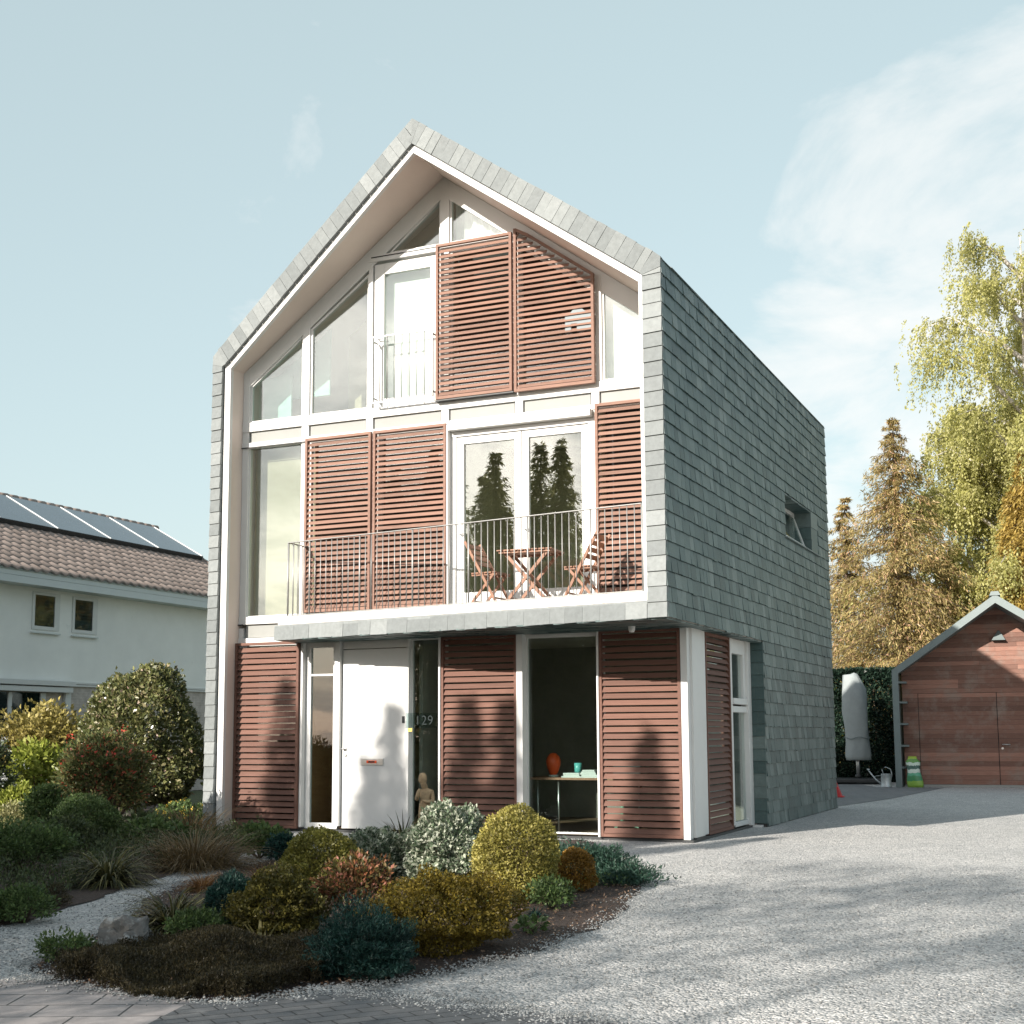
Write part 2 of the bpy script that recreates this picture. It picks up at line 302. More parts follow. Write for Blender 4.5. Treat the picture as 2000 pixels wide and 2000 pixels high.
def fast_mesh(name, V, F, mat, parent=None, smooth=False):
    """V (n,3), F (m,k) numpy"""
    me = bpy.data.meshes.new(name); k = F.shape[1]
    me.vertices.add(len(V)); me.vertices.foreach_set('co', V.astype(np.float32).ravel())
    me.loops.add(F.size); me.loops.foreach_set('vertex_index', F.astype(np.int32).ravel())
    me.polygons.add(len(F)); me.polygons.foreach_set('loop_start', np.arange(0, F.size, k, dtype=np.int32)); me.polygons.foreach_set('loop_total', np.full(len(F), k, np.int32))
    if smooth: me.polygons.foreach_set('use_smooth', np.ones(len(F), bool))
    me.update(calc_edges=True); me.materials.append(mat)
    o = bpy.data.objects.new(name, me); COL.objects.link(o)
    if parent: o.parent = parent
    return o
def unit(a): return a/np.maximum(np.linalg.norm(a, axis=-1, keepdims=True), 1e-9)
def leaf_geo(P, D, Nn, Ln, Wd, fold=.25):
    """one folded rhombic leaf per point; D axis, Nn normal"""
    D = unit(D); S = unit(np.cross(D, Nn)); Nn = np.cross(S, D); Ln = np.broadcast_to(Ln, (len(P),))[:, None]; Wd = np.broadcast_to(Wd, (len(P),))[:, None]
    mid = P + D*Ln*.45
    V = np.stack([P, mid+S*Wd*.5+Nn*Wd*fold, P+D*Ln, mid-S*Wd*.5+Nn*Wd*fold], 1).reshape(-1, 3)
    F = np.arange(len(P)*4).reshape(-1, 4); return V, F
def leaves(name, P, D, Ln, Wd, mat, parent, Nn=None, fold=.25):
    if Nn is None: Nn = rng.normal(size=P.shape)
    V, F = leaf_geo(P, D, Nn, Ln, Wd, fold); return fast_mesh(name, V, F, mat, parent)
def sph(n, zmin=-1.):
    z = rng.uniform(zmin, 1, n); a = rng.uniform(0, 2*math.pi, n); r = np.sqrt(1-z*z); return np.stack([r*np.cos(a), r*np.sin(a), z], 1)
def lump_field(k, amp, freq):
    W = rng.normal(size=(k, 3))*freq; ph = rng.uniform(0, 6.28, k)
    return lambda u: 1 + amp*np.sin(u@W.T+ph).sum(1)/math.sqrt(k)

def stems(parent, h, w, n=6, mat='stem', r=.012):
    mb = MB()
    for i in range(n):
        a = random.uniform(0, 6.28); d = random.uniform(.15, .4)*w
        mb.tube([(0.02*math.cos(a), .02*math.sin(a), 0), (d*.4*math.cos(a), d*.4*math.sin(a), h*.35), (d*math.cos(a), d*math.sin(a), h*.75)], [r, r*.8, r*.4], 5)
    return mb.build('stem', M[mat], parent)
def clipped(name, label, x, y, w, h, n, ln, mat, cat='shrub', lump=.06, freq=3., ratio=.55, depth=.32, z0=0., power=1., group=None, up=.25, upright=0, extra=None):
    """dense crown: leaves in a thick shell of a lumpy dome, stems inside"""
    t = thing(name, label, cat, (x, y, z0), 0, group)
    n = int(n*1.35); ln *= 1.1; u = sph(n, -.97); lf = lump_field(7, lump, freq); lf2 = lump_field(9, lump*.7, freq*3)
    rr = (1-depth*rng.random(n)**1.6)*lf(u)*lf2(u)*np.where(rng.random(n) < .07, rng.uniform(1, 1.09, n), 1)
    P = u*rr[:, None]; P[:, 2] = np.where(P[:, 2] < 0, P[:, 2]*.9, np.abs(P[:, 2])**power)
    low = u[:, 2] < 0; P[low, :2] *= (np.sqrt(np.clip(1-u[low, 2]**4, .05, 1))/np.sqrt(np.clip(1-u[low, 2]**2, .04, 1)))[:, None]*.97
    c = h*.44; P = P*np.array([w/2, w/2, h-c]); P[P[:, 2] < 0, 2] *= c/(h-c); P[:, 2] += c
    P[:, 2] = np.maximum(P[:, 2], .01)
    D = u*.8 + rng.normal(size=(n, 3))*.75 + np.array([0, 0, up])
    lnv = ln*rng.uniform(.6, 1.25, n); D2 = D
    leaves('foliage', P - unit(D2)*lnv[:, None]*.5, D2, lnv, lnv*ratio, M[mat], t)
    if extra:
        m2, n2, l2 = extra; u = sph(n2, -.1); P = u*lf(u)[:, None]*1.0*np.array([w/2, w/2, h-c]); P[:, 2] += c
        k = 6; P = np.repeat(P, k, 0)+rng.normal(size=(n2*k, 3))*l2*.5; D = np.repeat(u, k, 0)+rng.normal(size=(n2*k, 3))*.7
        leaves('blossom', P, D, l2*rng.uniform(.7, 1.2, n2*k), l2*.8, M[m2], t)
    stems(t, h*.8, w*.8, 5)
    return t
def loose(name, label, x, y, w, h, clusters, per, ln, mat, cat='shrub', ratio=.5, cr=.16, z0=0., zlo=.15, up=.3, group=None, extra=None, trunk='stem', flat=1.):
    """open shrub: many separate leafy clumps at the ends of branches"""
    t = thing(name, label, cat, (x, y, z0), 0, group); u = sph(clusters, -.4); rad = rng.uniform(.45, 1, clusters)**.6
    C = u*rad[:, None]*np.array([w/2*.9, w/2*.9, h*.45]); C[:, 2] = np.clip(C[:, 2]+h*.52, h*zlo, h*.97)
    cl = np.repeat(np.arange(clusters), per); q = sph(len(cl)); size = cr*max(w, h)*.5*rng.uniform(.6, 1.4, clusters)
    P = C[cl]+q*(size[cl]*rng.random(len(cl))**.4)[:, None]*np.array([1, 1, flat]); P[:, 2] = np.maximum(P[:, 2], .02)
    D = q+rng.normal(size=q.shape)*.6+np.array([0, 0, up])+.4*u[cl]
    lnv = ln*rng.uniform(.6, 1.3, len(cl)); leaves('foliage', P, D, lnv, lnv*ratio, M[mat], t)
    if extra:
        m2, n2, l2 = extra; ids = rng.integers(0, clusters, n2); k = 9
        P = np.repeat(C[ids]*np.array([1.05, 1.05, 1.0])+u[ids]*size[ids][:, None], k, 0)+rng.normal(size=(n2*k, 3))*l2*.8; D = rng.normal(size=P.shape)+np.array([0, 0, .5])
        leaves('blossom', P, D, l2*rng.uniform(.7, 1.3, n2*k), l2*.7, M[m2], t)
    mb = MB()
    for i in range(0, clusters, max(1, clusters//14)):
        e = Vector(C[i]); mb.tube([(e.x*.08, e.y*.08, 0), (e.x*.5, e.y*.5, e.z*.5), e], [.02*max(h, .4), .013*max(h, .4), .004], 5)
    mb.build('stem', M[trunk], t); return t
def blades(name, label, x, y, w, h, n, bw, mat, cat='grass clump', droop=1., z0=0., group=None, spread=.35):
    """arching strap leaves from a crown"""
    t = thing(name, label, cat, (x, y, z0), 0, group); a = rng.uniform(0, 2*math.pi, n); el = rng.uniform(.25, 1.45, n)
    base = np.stack([np.cos(a), np.sin(a), np.zeros(n)], 1)*rng.uniform(0, w*.5*spread, n)[:, None]
    ln = rng.uniform(.6, 1.1, n)*max(h*1.15, w*.62); seg = 6
    out = np.stack([np.cos(a), np.sin(a), np.zeros(n)], 1); side = np.stack([-np.sin(a), np.cos(a), np.zeros(n)], 1)+rng.normal(size=(n, 3))*.25
    pts = []; p = base.copy(); ang = el.copy()
    for i in range(seg):
        pts.append(p.copy()); step = (ln/(seg-1))[:, None]
        p = p+step*(out*np.cos(ang)[:, None]+np.array([0, 0, 1])*np.sin(ang)[:, None]); ang = ang-droop*rng.uniform(.25, .5, n); p[:, 2] = np.maximum(p[:, 2], .01)
    prof = [.5, 1, 1, .85, .55, .08]; V = []
    for i, q in enumerate(pts): V += [q+side*bw*.5*prof[i], q-side*bw*.5*prof[i]]
    V = np.stack(V, 1); F = []
    for i in range(seg-1): F.append(np.array([2*i, 2*i+1, 2*i+3, 2*i+2]))
    F = (np.stack(F)[None]+(np.arange(n)*2*seg)[:, None, None]).reshape(-1, 4)
    o = fast_mesh(name, V.reshape(-1, 3), F, M[mat], t, True); o.name = 'blades'; return t

# ------------------------------------------------------------------ ground
def sheet(name, poly, z, mat, sub=0):
    me = bpy.data.meshes.new(name); me.from_pydata([(p[0], p[1], z) for p in poly], [], [tuple(range(len(poly)))]); me.update()
    me.materials.append(mat); o = bpy.data.objects.new(name, me); COL.objects.link(o); o['kind'] = 'structure'
    bm = bmesh.new(); bm.from_mesh(me); bmesh.ops.recalc_face_normals(bm, faces=bm.faces)
    if bm.faces[0:][0].normal.z < 0: bmesh.ops.reverse_faces(bm, faces=bm.faces)
    bm.to_mesh(me); bm.free(); return o
def wob(pts, amp, n=6, closed=False):
    """subdivide an outline and roughen it"""
    out = []; m = len(pts)
    for i in range(m):
        a, b = Vector(pts[i]), Vector(pts[(i+1) % m])
        for k in range(n): out.append(tuple(a.lerp(b, k/n)+Vector((random.uniform(-amp, amp), random.uniform(-amp, amp)))))
    return out
sheet('ground', [(-150,-150),(150,-150),(150,150),(-150,150)], -.012, M['grass'])
drive = [(2.0,-1.2),(3.6,-5.3),(4.0,-6.9),(4.9,-9.3),(5.2,-10.2),(6.3,-11.0),(7.1,-10.83),(7.91,-10.98),(8.39,-10.94),(8.62,-10.5),(8.77,-10.3),(9.21,-10.44),(9.53,-10.46),(9.87,-10.54),(10.41,-10.64),(12,-11.2),(16,-12.5),(26,-14),(30,0),(30,34),(-1,34),(-1,9.5),(.2,1)]
sheet('gravel_drive', drive, -.004, M['gravel'])
bed = [(6.23,.15),(7.2,-1.6),(7.96,-2.94),(8.52,-4.37),(8.98,-6.12),(9.2,-7.35),(9.26,-8.32),(9.18,-9.0),(9.04,-9.47),(8.96,-9.97),(8.77,-10.3),(8.63,-10.45),(8.59,-10.7),(8.39,-10.94),(7.91,-10.98),(7.5,-10.92),(7.1,-10.83),(6.56,-10.49),(6.27,-9.86),(6.1,-9.4),(5.6,-8.5),(4.95,-7.4),(4.5,-6.5),(4.3,-5.7),(3.95,-4.5),(3.7,-3.3),(3.9,-2.2),(4.4,-1.2),(5,-.3)]
bed_w = wob(bed, .05, 7)
sheet('flower_bed', bed_w, .004, M['soil'])
bed2 = [(5.05,-9.4),(5.0,-8.8),(4.65,-7.9),(4.15,-6.8),(3.75,-5.6),(3.55,-4.5),(2.6,-2.4),(2.0,-.9),(.3,-.5),(-.05,.3),(-.1,6),(-9,6),(-9.4,-2),(-3,-12),(3.5,-11)]
bed2_w = wob(bed2, .05, 7)
sheet('flower_bed', bed2_w, .006, M['soil'])
sheet('slab_path', [(7.1,-10.81),(7.91,-10.96),(8.19,-10.99),(8.36,-11.6),(9.4,-15.4),(1,-15.4),(1,-11.2),(6.2,-11.05)], .008, M['slabs'])
sheet('brick_road', [(8.19,-10.995),(8.39,-10.97),(8.6,-10.72),(8.72,-10.38),(9.0,-10.36),(9.21,-10.44),(9.53,-10.46),(9.87,-10.54),(10.41,-10.64),(12,-11.2),(16,-12.5),(26,-14),(26,-24),(1,-24),(1,-15.4),(9.4,-15.4),(8.36,-11.6)], .012, M['roadbrick'])
sheet('patio', [(7.75,9.4),(8.3,13.2),(8.7,19.4),(7.0,19.3),(5.2,24.0),(2,24.0),(2,9.4)], .002, M['patio'])
# loose stones along the edges
def stones(name, P, size, mat):
    n = len(P); base = np.array([[1,0,0],[-1,0,0],[0,1,0],[0,-1,0],[0,0,1],[0,0,-1]], float)
    F0 = np.array([[0,2,4],[2,1,4],[1,3,4],[3,0,4],[2,0,5],[1,2,5],[3,1,5],[0,3,5]])
    S = size*rng.uniform(.5, 1.3, (n, 1, 1))*rng.uniform(.6, 1.2, (n, 6, 1)); a = rng.uniform(0, 6.28, n)
    Rm = np.stack([np.stack([np.cos(a), -np.sin(a), 0*a], 1), np.stack([np.sin(a), np.cos(a), 0*a], 1), np.stack([0*a, 0*a, np.full(n, .6)], 1)], 1)
    V = np.einsum('nij,nkj->nki', Rm, base[None]*S)+P[:, None]; F = (F0[None]+(np.arange(n)*6)[:, None, None]).reshape(-1, 3)
    return fast_mesh(name, V.reshape(-1, 3), F, mat)
def along(poly, n, spread):
    p = np.array(poly); q = np.roll(p, -1, 0); i = rng.integers(0, len(p), n); t = rng.random((n, 1)); P = p[i]*(1-t)+q[i]*t+rng.normal(size=(n, 2))*spread
    return np.concatenate([P, np.full((n, 1), .012)], 1)
M['pebble'] = leaf_mat('pebble', [(0, (.2, .21, .21)), (.5, (.29, .295, .29)), (.9, (.40, .40, .385)), (1, (.52, .51, .49))], trans=0, rough=.9)
edgeP = np.concatenate([along(bed_w, 7000, .07), along([(8.7,-10.4),(9.21,-10.46),(9.53,-10.48),(9.87,-10.56),(10.41,-10.66),(12,-11.22)], 2600, .09), along([(5.0,-9.3),(6.3,-11.05),(7.1,-10.85)], 900, .12)])
nx = rng.uniform(8.2, 14, 9000); ny = rng.uniform(-10.6, -2, 9000)
def inside(px, py, poly):
    r = np.zeros(len(px), bool); p = np.array(poly); q = np.roll(p, -1, 0)
    for (x1, y1), (x2, y2) in zip(p, q):
        c = ((y1 > py) != (y2 > py)) & (px < (x2-x1)*(py-y1)/(y2-y1+1e-12)+x1); r ^= c
    return r
ok = ~inside(nx, ny, bed) & (ny > -10.45-.15*(nx-9)); near = np.stack([nx[ok], ny[ok], np.full(ok.sum(), .0)], 1)
px_ = rng.uniform(3.6, 7.1, 7000); py_ = rng.uniform(-11, -2, 7000); okp = inside(px_, py_, drive) & ~inside(px_, py_, bed) & ~inside(px_, py_, bed2)
tag(stones('gravel_stones', np.concatenate([edgeP, near, np.stack([px_[okp], py_[okp], np.zeros(okp.sum())], 1)]), .009, M['pebble']), 'loose grey gravel stones scattered over the drive and path', 'gravel', kind='stuff')
lx = rng.uniform(4, 9.3, 16000); ly = rng.uniform(-10.9, -1, 16000); okl = inside(lx, ly, bed); Pl = np.stack([lx[okl], ly[okl], rng.uniform(.008, .03, okl.sum())], 1)
Dl = rng.normal(size=Pl.shape)*np.array([1, 1, .3]); Nl = rng.normal(size=Pl.shape)*.5+np.array([0, 0, 1.])
tag(leaves('leaf_litter', Pl, Dl, rng.uniform(.015, .04, len(Pl)), rng.uniform(.008, .016, len(Pl)), M['l_litter'], None, Nl), 'dry brown leaf litter and bark chips on the flower bed', 'leaf litter', kind='stuff')

# ------------------------------------------------------------------ main house
H = thing('house', 'tall gabled house with grey slate cladding, red cedar louvre shutters and white framed glass front', 'house')
W, ZE, ZR, DY, K, SL, YG = 7.86, 7.437, 10.343, 9.16, .1676, .7387, .3545
fy = lambda off=0.: (lambda x: -K*x-off)           # skewed front plane
zo = lambda x: ZR-SL*abs(x-W/2)                    # outer roof line
zi = lambda x: 9.862-SL*abs(x-W/2)                 # inner soffit line
HOLE = (5.38, 8.15, 4.75, 5.51)
# structural walls / roof shell (front edge sits 60 mm behind the slate verge)
mb = MB(); mb.xz([(.012,0),(.33,0),(.33,zi(.33)),(.012,zo(.012)-.02)], fy(-.05), DY-.02); mb.build('wall', M['soffit'], H)
mb = MB()
RX0, RX1 = 7.55, W-.012
mb.xz([(RX0,2.86),(RX1,2.86),(RX1,zo(RX1)-.02),(RX0,zi(RX0))], fy(-.05), 3.5605)
mb.xz([(RX0,0),(RX1,0),(RX1,4.75),(RX0,4.75)], 3.56, DY-.02)
mb.xz([(RX0,4.75),(RX1,4.75),(RX1,5.51),(RX0,5.51)], 3.56, HOLE[0]); mb.xz([(RX0,4.75),(RX1,4.75),(RX1,5.51),(RX0,5.51)], HOLE[1], DY-.02)
mb.xz([(RX0,5.51),(RX1,5.51),(RX1,zo(RX1)-.02),(RX0,zi(RX0))], 3.56, DY-.02); mb.build('wall', M['soffit'], H)
mb = MB(); mb.xz([(.33,0),(7.55,0),(7.55,zi(7.55)),(W/2,zi(W/2)),(.33,zi(.33))], DY-.3, DY-.02); mb.build('wall', M['intwall'], H)
mb = MB()
mb.xz([(.33,zi(.33)),(W/2,zi(W/2)),(W/2,ZR-.02),(.012,zo(.012)-.02)], fy(-.05), DY-.02)
mb.xz([(W/2,zi(W/2)),(7.55,zi(7.55)),(RX1,zo(RX1)-.02),(W/2,ZR-.02)], fy(-.05), DY-.02); roof = mb.build('roof', M['soffit'], H)
# white trim around the opening, just behind the slate verge
mb = MB(); t0, t1 = .022, -.05
mb.xz([(.225,0),(.345,0),(.345,zi(.345)+.1),(.225,zi(.225)+.12)], fy(t0), fy(t1))
mb.xz([(.225,zi(.225)+.12),(.345,zi(.345)-.015),(W/2,zi(W/2)-.015),(W/2,zi(W/2)+.12)], fy(t0+.002), fy(t1))
mb.xz([(W/2,zi(W/2)+.12),(W/2,zi(W/2)-.015),(7.535,zi(7.535)-.015),(7.605,zi(7.605)+.12)], fy(t0+.002), fy(t1))
mb.xz([(7.535,3.19),(7.60,3.19),(7.60,zi(7.60)+.1),(7.535,zi(7.535)+.1)], fy(t0), fy(t1)); mb.build('trim', M['white'], H)
# slate pieces
def frontslab(mb, poly, lo=.085, hi=.068, th=.09):
    zmin = min(p[1] for p in poly); zmax = max(p[1] for p in poly); j = random.uniform(-.003, .004); rot = random.uniform(-.003, .003)
    yo = lambda p: -K*p[0]-(lo+(hi-lo)*(p[1]-zmin)/(zmax-zmin+1e-6))-j-rot*(p[0] % .3)
    mb.prism([(p[0], yo(p), p[1]) for p in poly], [(p[0], yo(p)+th, p[1]) for p in poly])
mb = MB(); z = 0.03
while z < 7.23:
    h = .188+random.uniform(-.004, .004); e = random.uniform(-.004, .003); frontslab(mb, [(e-.008,z),(.2,z),(.2,min(z+h-.003,7.3)),(e-.008,min(z+h-.003,7.38))])
    z += h
mb.build('slate_verge', M['slatef'], H)
mb = MB(); z = 2.85
while z < 7.23:
    h = .19+random.uniform(-.005, .005); e = random.uniform(-.003, .003); frontslab(mb, [(7.603,z),(W+.008+e,z),(W+.008+e,min(z+h-.003,7.38)),(7.603,min(z+h-.003,7.3))])
    z += h
mb.build('slate_verge', M['slatef'], H)
mb = MB(); ln = math.hypot(1, SL)
for sgn in (-1, 1):
    s = .16; smax = (W/2)*ln-.13      # distance along the slope from the ridge
    xs = lambda d: W/2+sgn*d/ln
    nx_, nz_ = sgn*SL/ln, 1/ln       # outward normal in the gable plane
    def pt(d, dep): x = xs(d); return (x-nx_*dep, zo(x)-nz_*dep)
    tips = random.uniform(-.004,.004)
    frontslab(mb, [(W/2,ZR-.375),(W/2,ZR+.012)]+[pt(.155,-.012),pt(.155+.0,.30)] if sgn > 0 else [pt(.155,.30),pt(.155,-.012),(W/2,ZR+.012),(W/2,ZR-.375)])
    while s < smax:
        h = random.uniform(.15, .2); d1 = min(s+h, smax+.001); e = random.uniform(.004, .016)
        poly = [pt(s+.002,.30),pt(s+.002,-e),pt(d1-.002,-e),pt(d1-.002,.30)]
        frontslab(mb, poly, .085+random.uniform(-.006,.006), .078); s = d1
    xe = xs(smax); xo = W if sgn > 0 else 0
    frontslab(mb, [pt(smax,.30),pt(smax,-.012),(xo+sgn*.008,ZE),(xo+sgn*.008,7.30 if sgn > 0 else 7.30),(7.603 if sgn > 0 else .2,7.24)])
mb.build('slate_verge', M['slatef'], H)
# slate wall on the right-hand side: every slate its own island
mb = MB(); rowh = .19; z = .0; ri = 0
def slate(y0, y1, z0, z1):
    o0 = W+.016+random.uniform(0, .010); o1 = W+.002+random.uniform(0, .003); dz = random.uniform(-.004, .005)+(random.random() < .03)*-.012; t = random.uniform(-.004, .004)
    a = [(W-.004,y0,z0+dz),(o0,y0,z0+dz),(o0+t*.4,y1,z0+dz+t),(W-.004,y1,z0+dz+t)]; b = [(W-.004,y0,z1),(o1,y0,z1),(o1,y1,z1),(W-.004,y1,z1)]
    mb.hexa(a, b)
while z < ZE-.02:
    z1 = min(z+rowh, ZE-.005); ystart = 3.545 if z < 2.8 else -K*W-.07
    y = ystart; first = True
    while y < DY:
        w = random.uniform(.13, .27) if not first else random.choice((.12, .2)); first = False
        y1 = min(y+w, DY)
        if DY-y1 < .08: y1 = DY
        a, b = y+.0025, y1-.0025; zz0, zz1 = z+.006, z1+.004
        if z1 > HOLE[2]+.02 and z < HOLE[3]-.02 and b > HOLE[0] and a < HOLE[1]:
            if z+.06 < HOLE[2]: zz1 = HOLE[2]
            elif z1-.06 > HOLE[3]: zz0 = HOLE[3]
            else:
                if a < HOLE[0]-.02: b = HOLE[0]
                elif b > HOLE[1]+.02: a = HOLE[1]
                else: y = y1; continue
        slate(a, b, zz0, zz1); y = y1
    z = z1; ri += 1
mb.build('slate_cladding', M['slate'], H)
one('shadow_gap_sheet', 'black', (W-.0105, W-.0045, 3.57, DY-.03, .05, 4.74)); one('shadow_gap_sheet', 'black', (W-.0105, W-.0045, 3.57, DY-.03, 5.52, ZE-.05)); one('shadow_gap_sheet', 'black', (W-.0105, W-.0045, -K*W+.0, 3.565, 2.87, ZE-.05)); one('shadow_gap_sheet', 'black', (W-.0105, W-.0045, 3.57, 5.37, 4.742, 5.518)); one('shadow_gap_sheet', 'black', (W-.0105, W-.0045, 8.16, DY-.03, 4.742, 5.518))  # black sheets behind the slates, painting the shadow lines in their gaps
mb = MB(); z = .05                                    # return of the slate wall beside the side window
while z < 2.84:
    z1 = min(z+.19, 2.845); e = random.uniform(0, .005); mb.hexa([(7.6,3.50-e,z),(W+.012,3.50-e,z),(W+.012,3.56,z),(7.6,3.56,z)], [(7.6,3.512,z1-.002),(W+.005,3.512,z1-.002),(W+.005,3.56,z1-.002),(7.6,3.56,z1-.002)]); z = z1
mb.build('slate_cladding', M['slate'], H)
mb = MB()                                             # roof slates, both slopes, and the left wall
for sgn in (-1, 1):
    d = .0; tot = W/2*ln
    while d < tot-.02:
        d1 = min(d+.2, tot); y = -.9
        while y < DY:
            y1 = min(y+random.uniform(.2, .34), DY)
            def rp(dd, y, off): x = W/2+sgn*dd/ln; return (x+sgn*SL/ln*off, y, zo(x)+off/ln)
            yy = lambda yv, dd: max(yv, -K*(W/2+sgn*dd/ln)-.05)
            if y1 > -K*(W/2+sgn*d/ln):
                mb.hexa([rp(d,yy(y,d)+.002,-.02),rp(d,y1-.002,-.02),rp(d1,y1-.002,-.02),rp(d1,yy(y,d1)+.002,-.02)],[rp(d,yy(y,d)+.002,.004),rp(d,y1-.002,.004),rp(d1,y1-.002,.012),rp(d1,yy(y,d1)+.002,.012)])
            y = y1
        d = d1
mb.build('roof_slates', M['slate'], H)
mb = MB(); z = .05
while z < ZE-.02:
    z1 = min(z+.19, ZE-.005); y = .02
    while y < DY:
        y1 = min(y+random.uniform(.16, .3), DY); mb.box(-.01-random.uniform(0,.004), .014, y+.002, y1-.002, z, z1+.01); y = y1
    z = z1
mb.build('slate_cladding', M['slate'], H)
# plinths
mb = MB(); mb.box(.30, 7.63, .27, .5, -.02, .035); mb.box(7.45, 7.66, .5, 3.5, -.02, .03); mb.box(7.7, W-.002, 3.53, DY, -.02, .05); mb.build('plinth', M['black'], H)
# floors and interior
mb = MB(); mb.xz([(.33,2.9),(7.55,2.9),(7.55,3.16),(.33,3.16)], .42, DY-.3); mb.xz([(.33,6.06),(7.55,6.06),(7.55,6.3),(.33,6.3)], .42, DY-.3); mb.build('floor_slab', M['intwall'], H)
mb = MB(); mb.box(.33, 7.58, .5, DY-.3, -.02, .03); mb.build('interior_floor', M['floor'], H)
one('interior_wall_or_shade', 'intdark', (3.46, 7.56, 4.3, 4.4, .03, 2.9)); one('interior_wall_or_shade', 'intdark', (3.40, 3.46, .55, 4.4, .03, 2.9))
one('interior_wall_or_shade', 'intwall', (1.45, 1.52, .5, 3.2, .03, 2.9)); one('interior_wall_or_shade', 'intwall', (1.53, 3.38, 3.2, 3.3, 1.4, 2.9))
one('interior_wall_or_shade', 'intwood', (1.525, 1.545, .5, 3.2, .03, 2.33))
one('interior_wall_or_shade', 'intwall', (.33, 7.55, 4.4, 4.5, 3.16, 6.06)); MB().xz([(.33,6.3),(7.55,6.3),(7.55,zi(7.55)),(W/2,zi(W/2)),(.33,zi(.33))], 4.0, 4.1).build('interior_wall_or_shade', M['intwall'], H)
MB().box(4.04, 6.32, 2.8, 2.86, 3.18, 6.04).box(4.0,4.045,.5,2.86,3.18,6.04).box(6.315,6.36,.5,2.86,3.18,6.04).build('interior_wall_or_shade', M['olive'], H)
mb = MB(); mb.box(.36, 1.50, .62, .66, 3.18, 6.02); mb.build('blind', M['cream'], H)
mb = MB(); mb.box(.36, .9, .8, .84, 6.32, 7.25); mb.xz([(.36,6.9),(1.5,6.9),(1.5,8.0),(.36,7.2)], 1.0, 1.04); mb.build('interior_wall_or_shade', M['teal'], H)
mb = MB(); mb.xz([(1.55,6.32),(2.66,6.32),(2.66,8.8),(1.55,7.98)], 1.5, 1.55); mb.build('blind', M['cream'], H)
def curtain(x0, x1, z0, ztop, y):
    mb = MB(); n = int((x1-x0)/.03)
    for i in range(n):
        a, b = x0+(x1-x0)*i/n, x0+(x1-x0)*(i+1)/n; ya, yb = y+.03*math.sin(a*42), y+.03*math.sin(b*42); za, zb = ztop(a), ztop(b)
        mb.add([(a,ya,z0),(b,yb,z0),(b,yb,zb),(a,ya,za)], [(0,1,2,3)], True)
    return mb.build('curtain', M['curtain'], H)
one('blind', 'curtain', (2.72, 3.86, .52, .53, 6.34, 8.7)); MB().xz([(6.42,6.34),(7.52,6.34),(7.52,7.0),(6.42,7.8)], .52, .53).build('blind', M['curtain'], H); curtain(4.0, 5.6, 8.78, lambda x: zi(x)-.06, .6);
one('interior_wall_or_shade', 'dark', (1.56, 3.98, .6, .64, 3.18, 6.02)); one('interior_wall_or_shade', 'dark', (6.4, 7.5, .6, .64, 3.18, 6.02))  # near-black sheets close behind the shutters, their colour standing for shade in the gaps
mb = MB(); mb.xz([(2.9,8.78),(3.92,8.78),(3.92,9.75),(2.9,9.02)], .8, .84); mb.build('blind', M['cream'], H)
MB().xz([(3.95,6.32),(6.40,6.32),(6.40,7.85),(5.2,8.7),(3.95,8.7)], .75, .8).build('interior_wall_or_shade', M['dark'], H)  # same near-black sheet behind the top shutters, shade put into its colour
# white facade framing
mb = MB(); F0, F1 = .29, .42
VB = lambda a, b, z0, z1, y0=F0, y1=F1: mb.box(a, b, y0, y1, z0, z1)
VB(.33, .445, 3.16, zi(.445)); VB(1.44, 1.57, 3.10, zi(1.44)); VB(2.63, 2.70, 6.39, 8.70); VB(3.87, 4.02, 6.39, zi(4.02)+.0); VB(7.02, 7.56, 6.39, 6.40)
VB(5.07, 5.16, 6.39, 8.72); VB(6.36, 6.45, 6.39, zi(6.45)); VB(.33, .405, .04, 3.10); VB(2.70, 2.82, 3.28, 6.0, .31, .41); VB(3.98, 4.05, 3.1, 6.0); VB(6.31, 6.37, 3.1, 6.0)
for q in (2.66, 3.955, 5.16, 6.34): VB(q-.06, q+.06, 6.05, 6.24)
HB = lambda a, b, z0, z1, d=0.: mb.box(a, b, F0-d, F1, z0, z1)
HB(.33, 7.56, 6.235, 6.385, .012); HB(.33, 7.56, 5.985, 6.055, .012); HB(.33, 7.56, 3.155, 3.275, .014); HB(.33, 1.6, 2.86, 2.94, .008); HB(2.63, 5.12, 8.70, 8.80, .012)
sw = .25
mb.xz([(.34,zi(.34)-sw-.06),(W/2,zi(W/2)-sw-.06),(W/2,zi(W/2)-.002),(.34,zi(.34)-.002)], F0+.004, F1-.004)
mb.xz([(W/2,zi(W/2)-sw-.06),(7.55,zi(7.55)-sw-.06),(7.55,zi(7.55)-.002),(W/2,zi(W/2)-.002)], F0+.004, F1-.004)
mb.build('facade_frame', M['white'], H, .004)
mb = MB()
for a, b in ((.445,1.44),(1.57,2.60),(2.72,3.895),(4.015,5.10),(5.22,6.28),(6.40,7.55)):
    one('spandrel_panel', 'panel', (a+.02, b-.02, F0+.028, F1-.02, 6.062, 6.228))
one('spandrel_panel', 'panel', (.445, 1.44, F0+.03, F1-.02, 2.95, 3.15))
one('guide_rail', 'black', (.33, 1.55, F0-.032, F0-.018, 5.968, 5.98)); one('guide_rail', 'black', (2.68, 3.9, F0-.02, F0-.008, 8.76, 8.775)); one('guide_rail', 'black', (.3, .42, F0-.03, F0, 3.14, 3.16)); one('guide_rail', 'black', (3.84, 5.12, F0-.11, F0-.02, 6.345, 6.362))
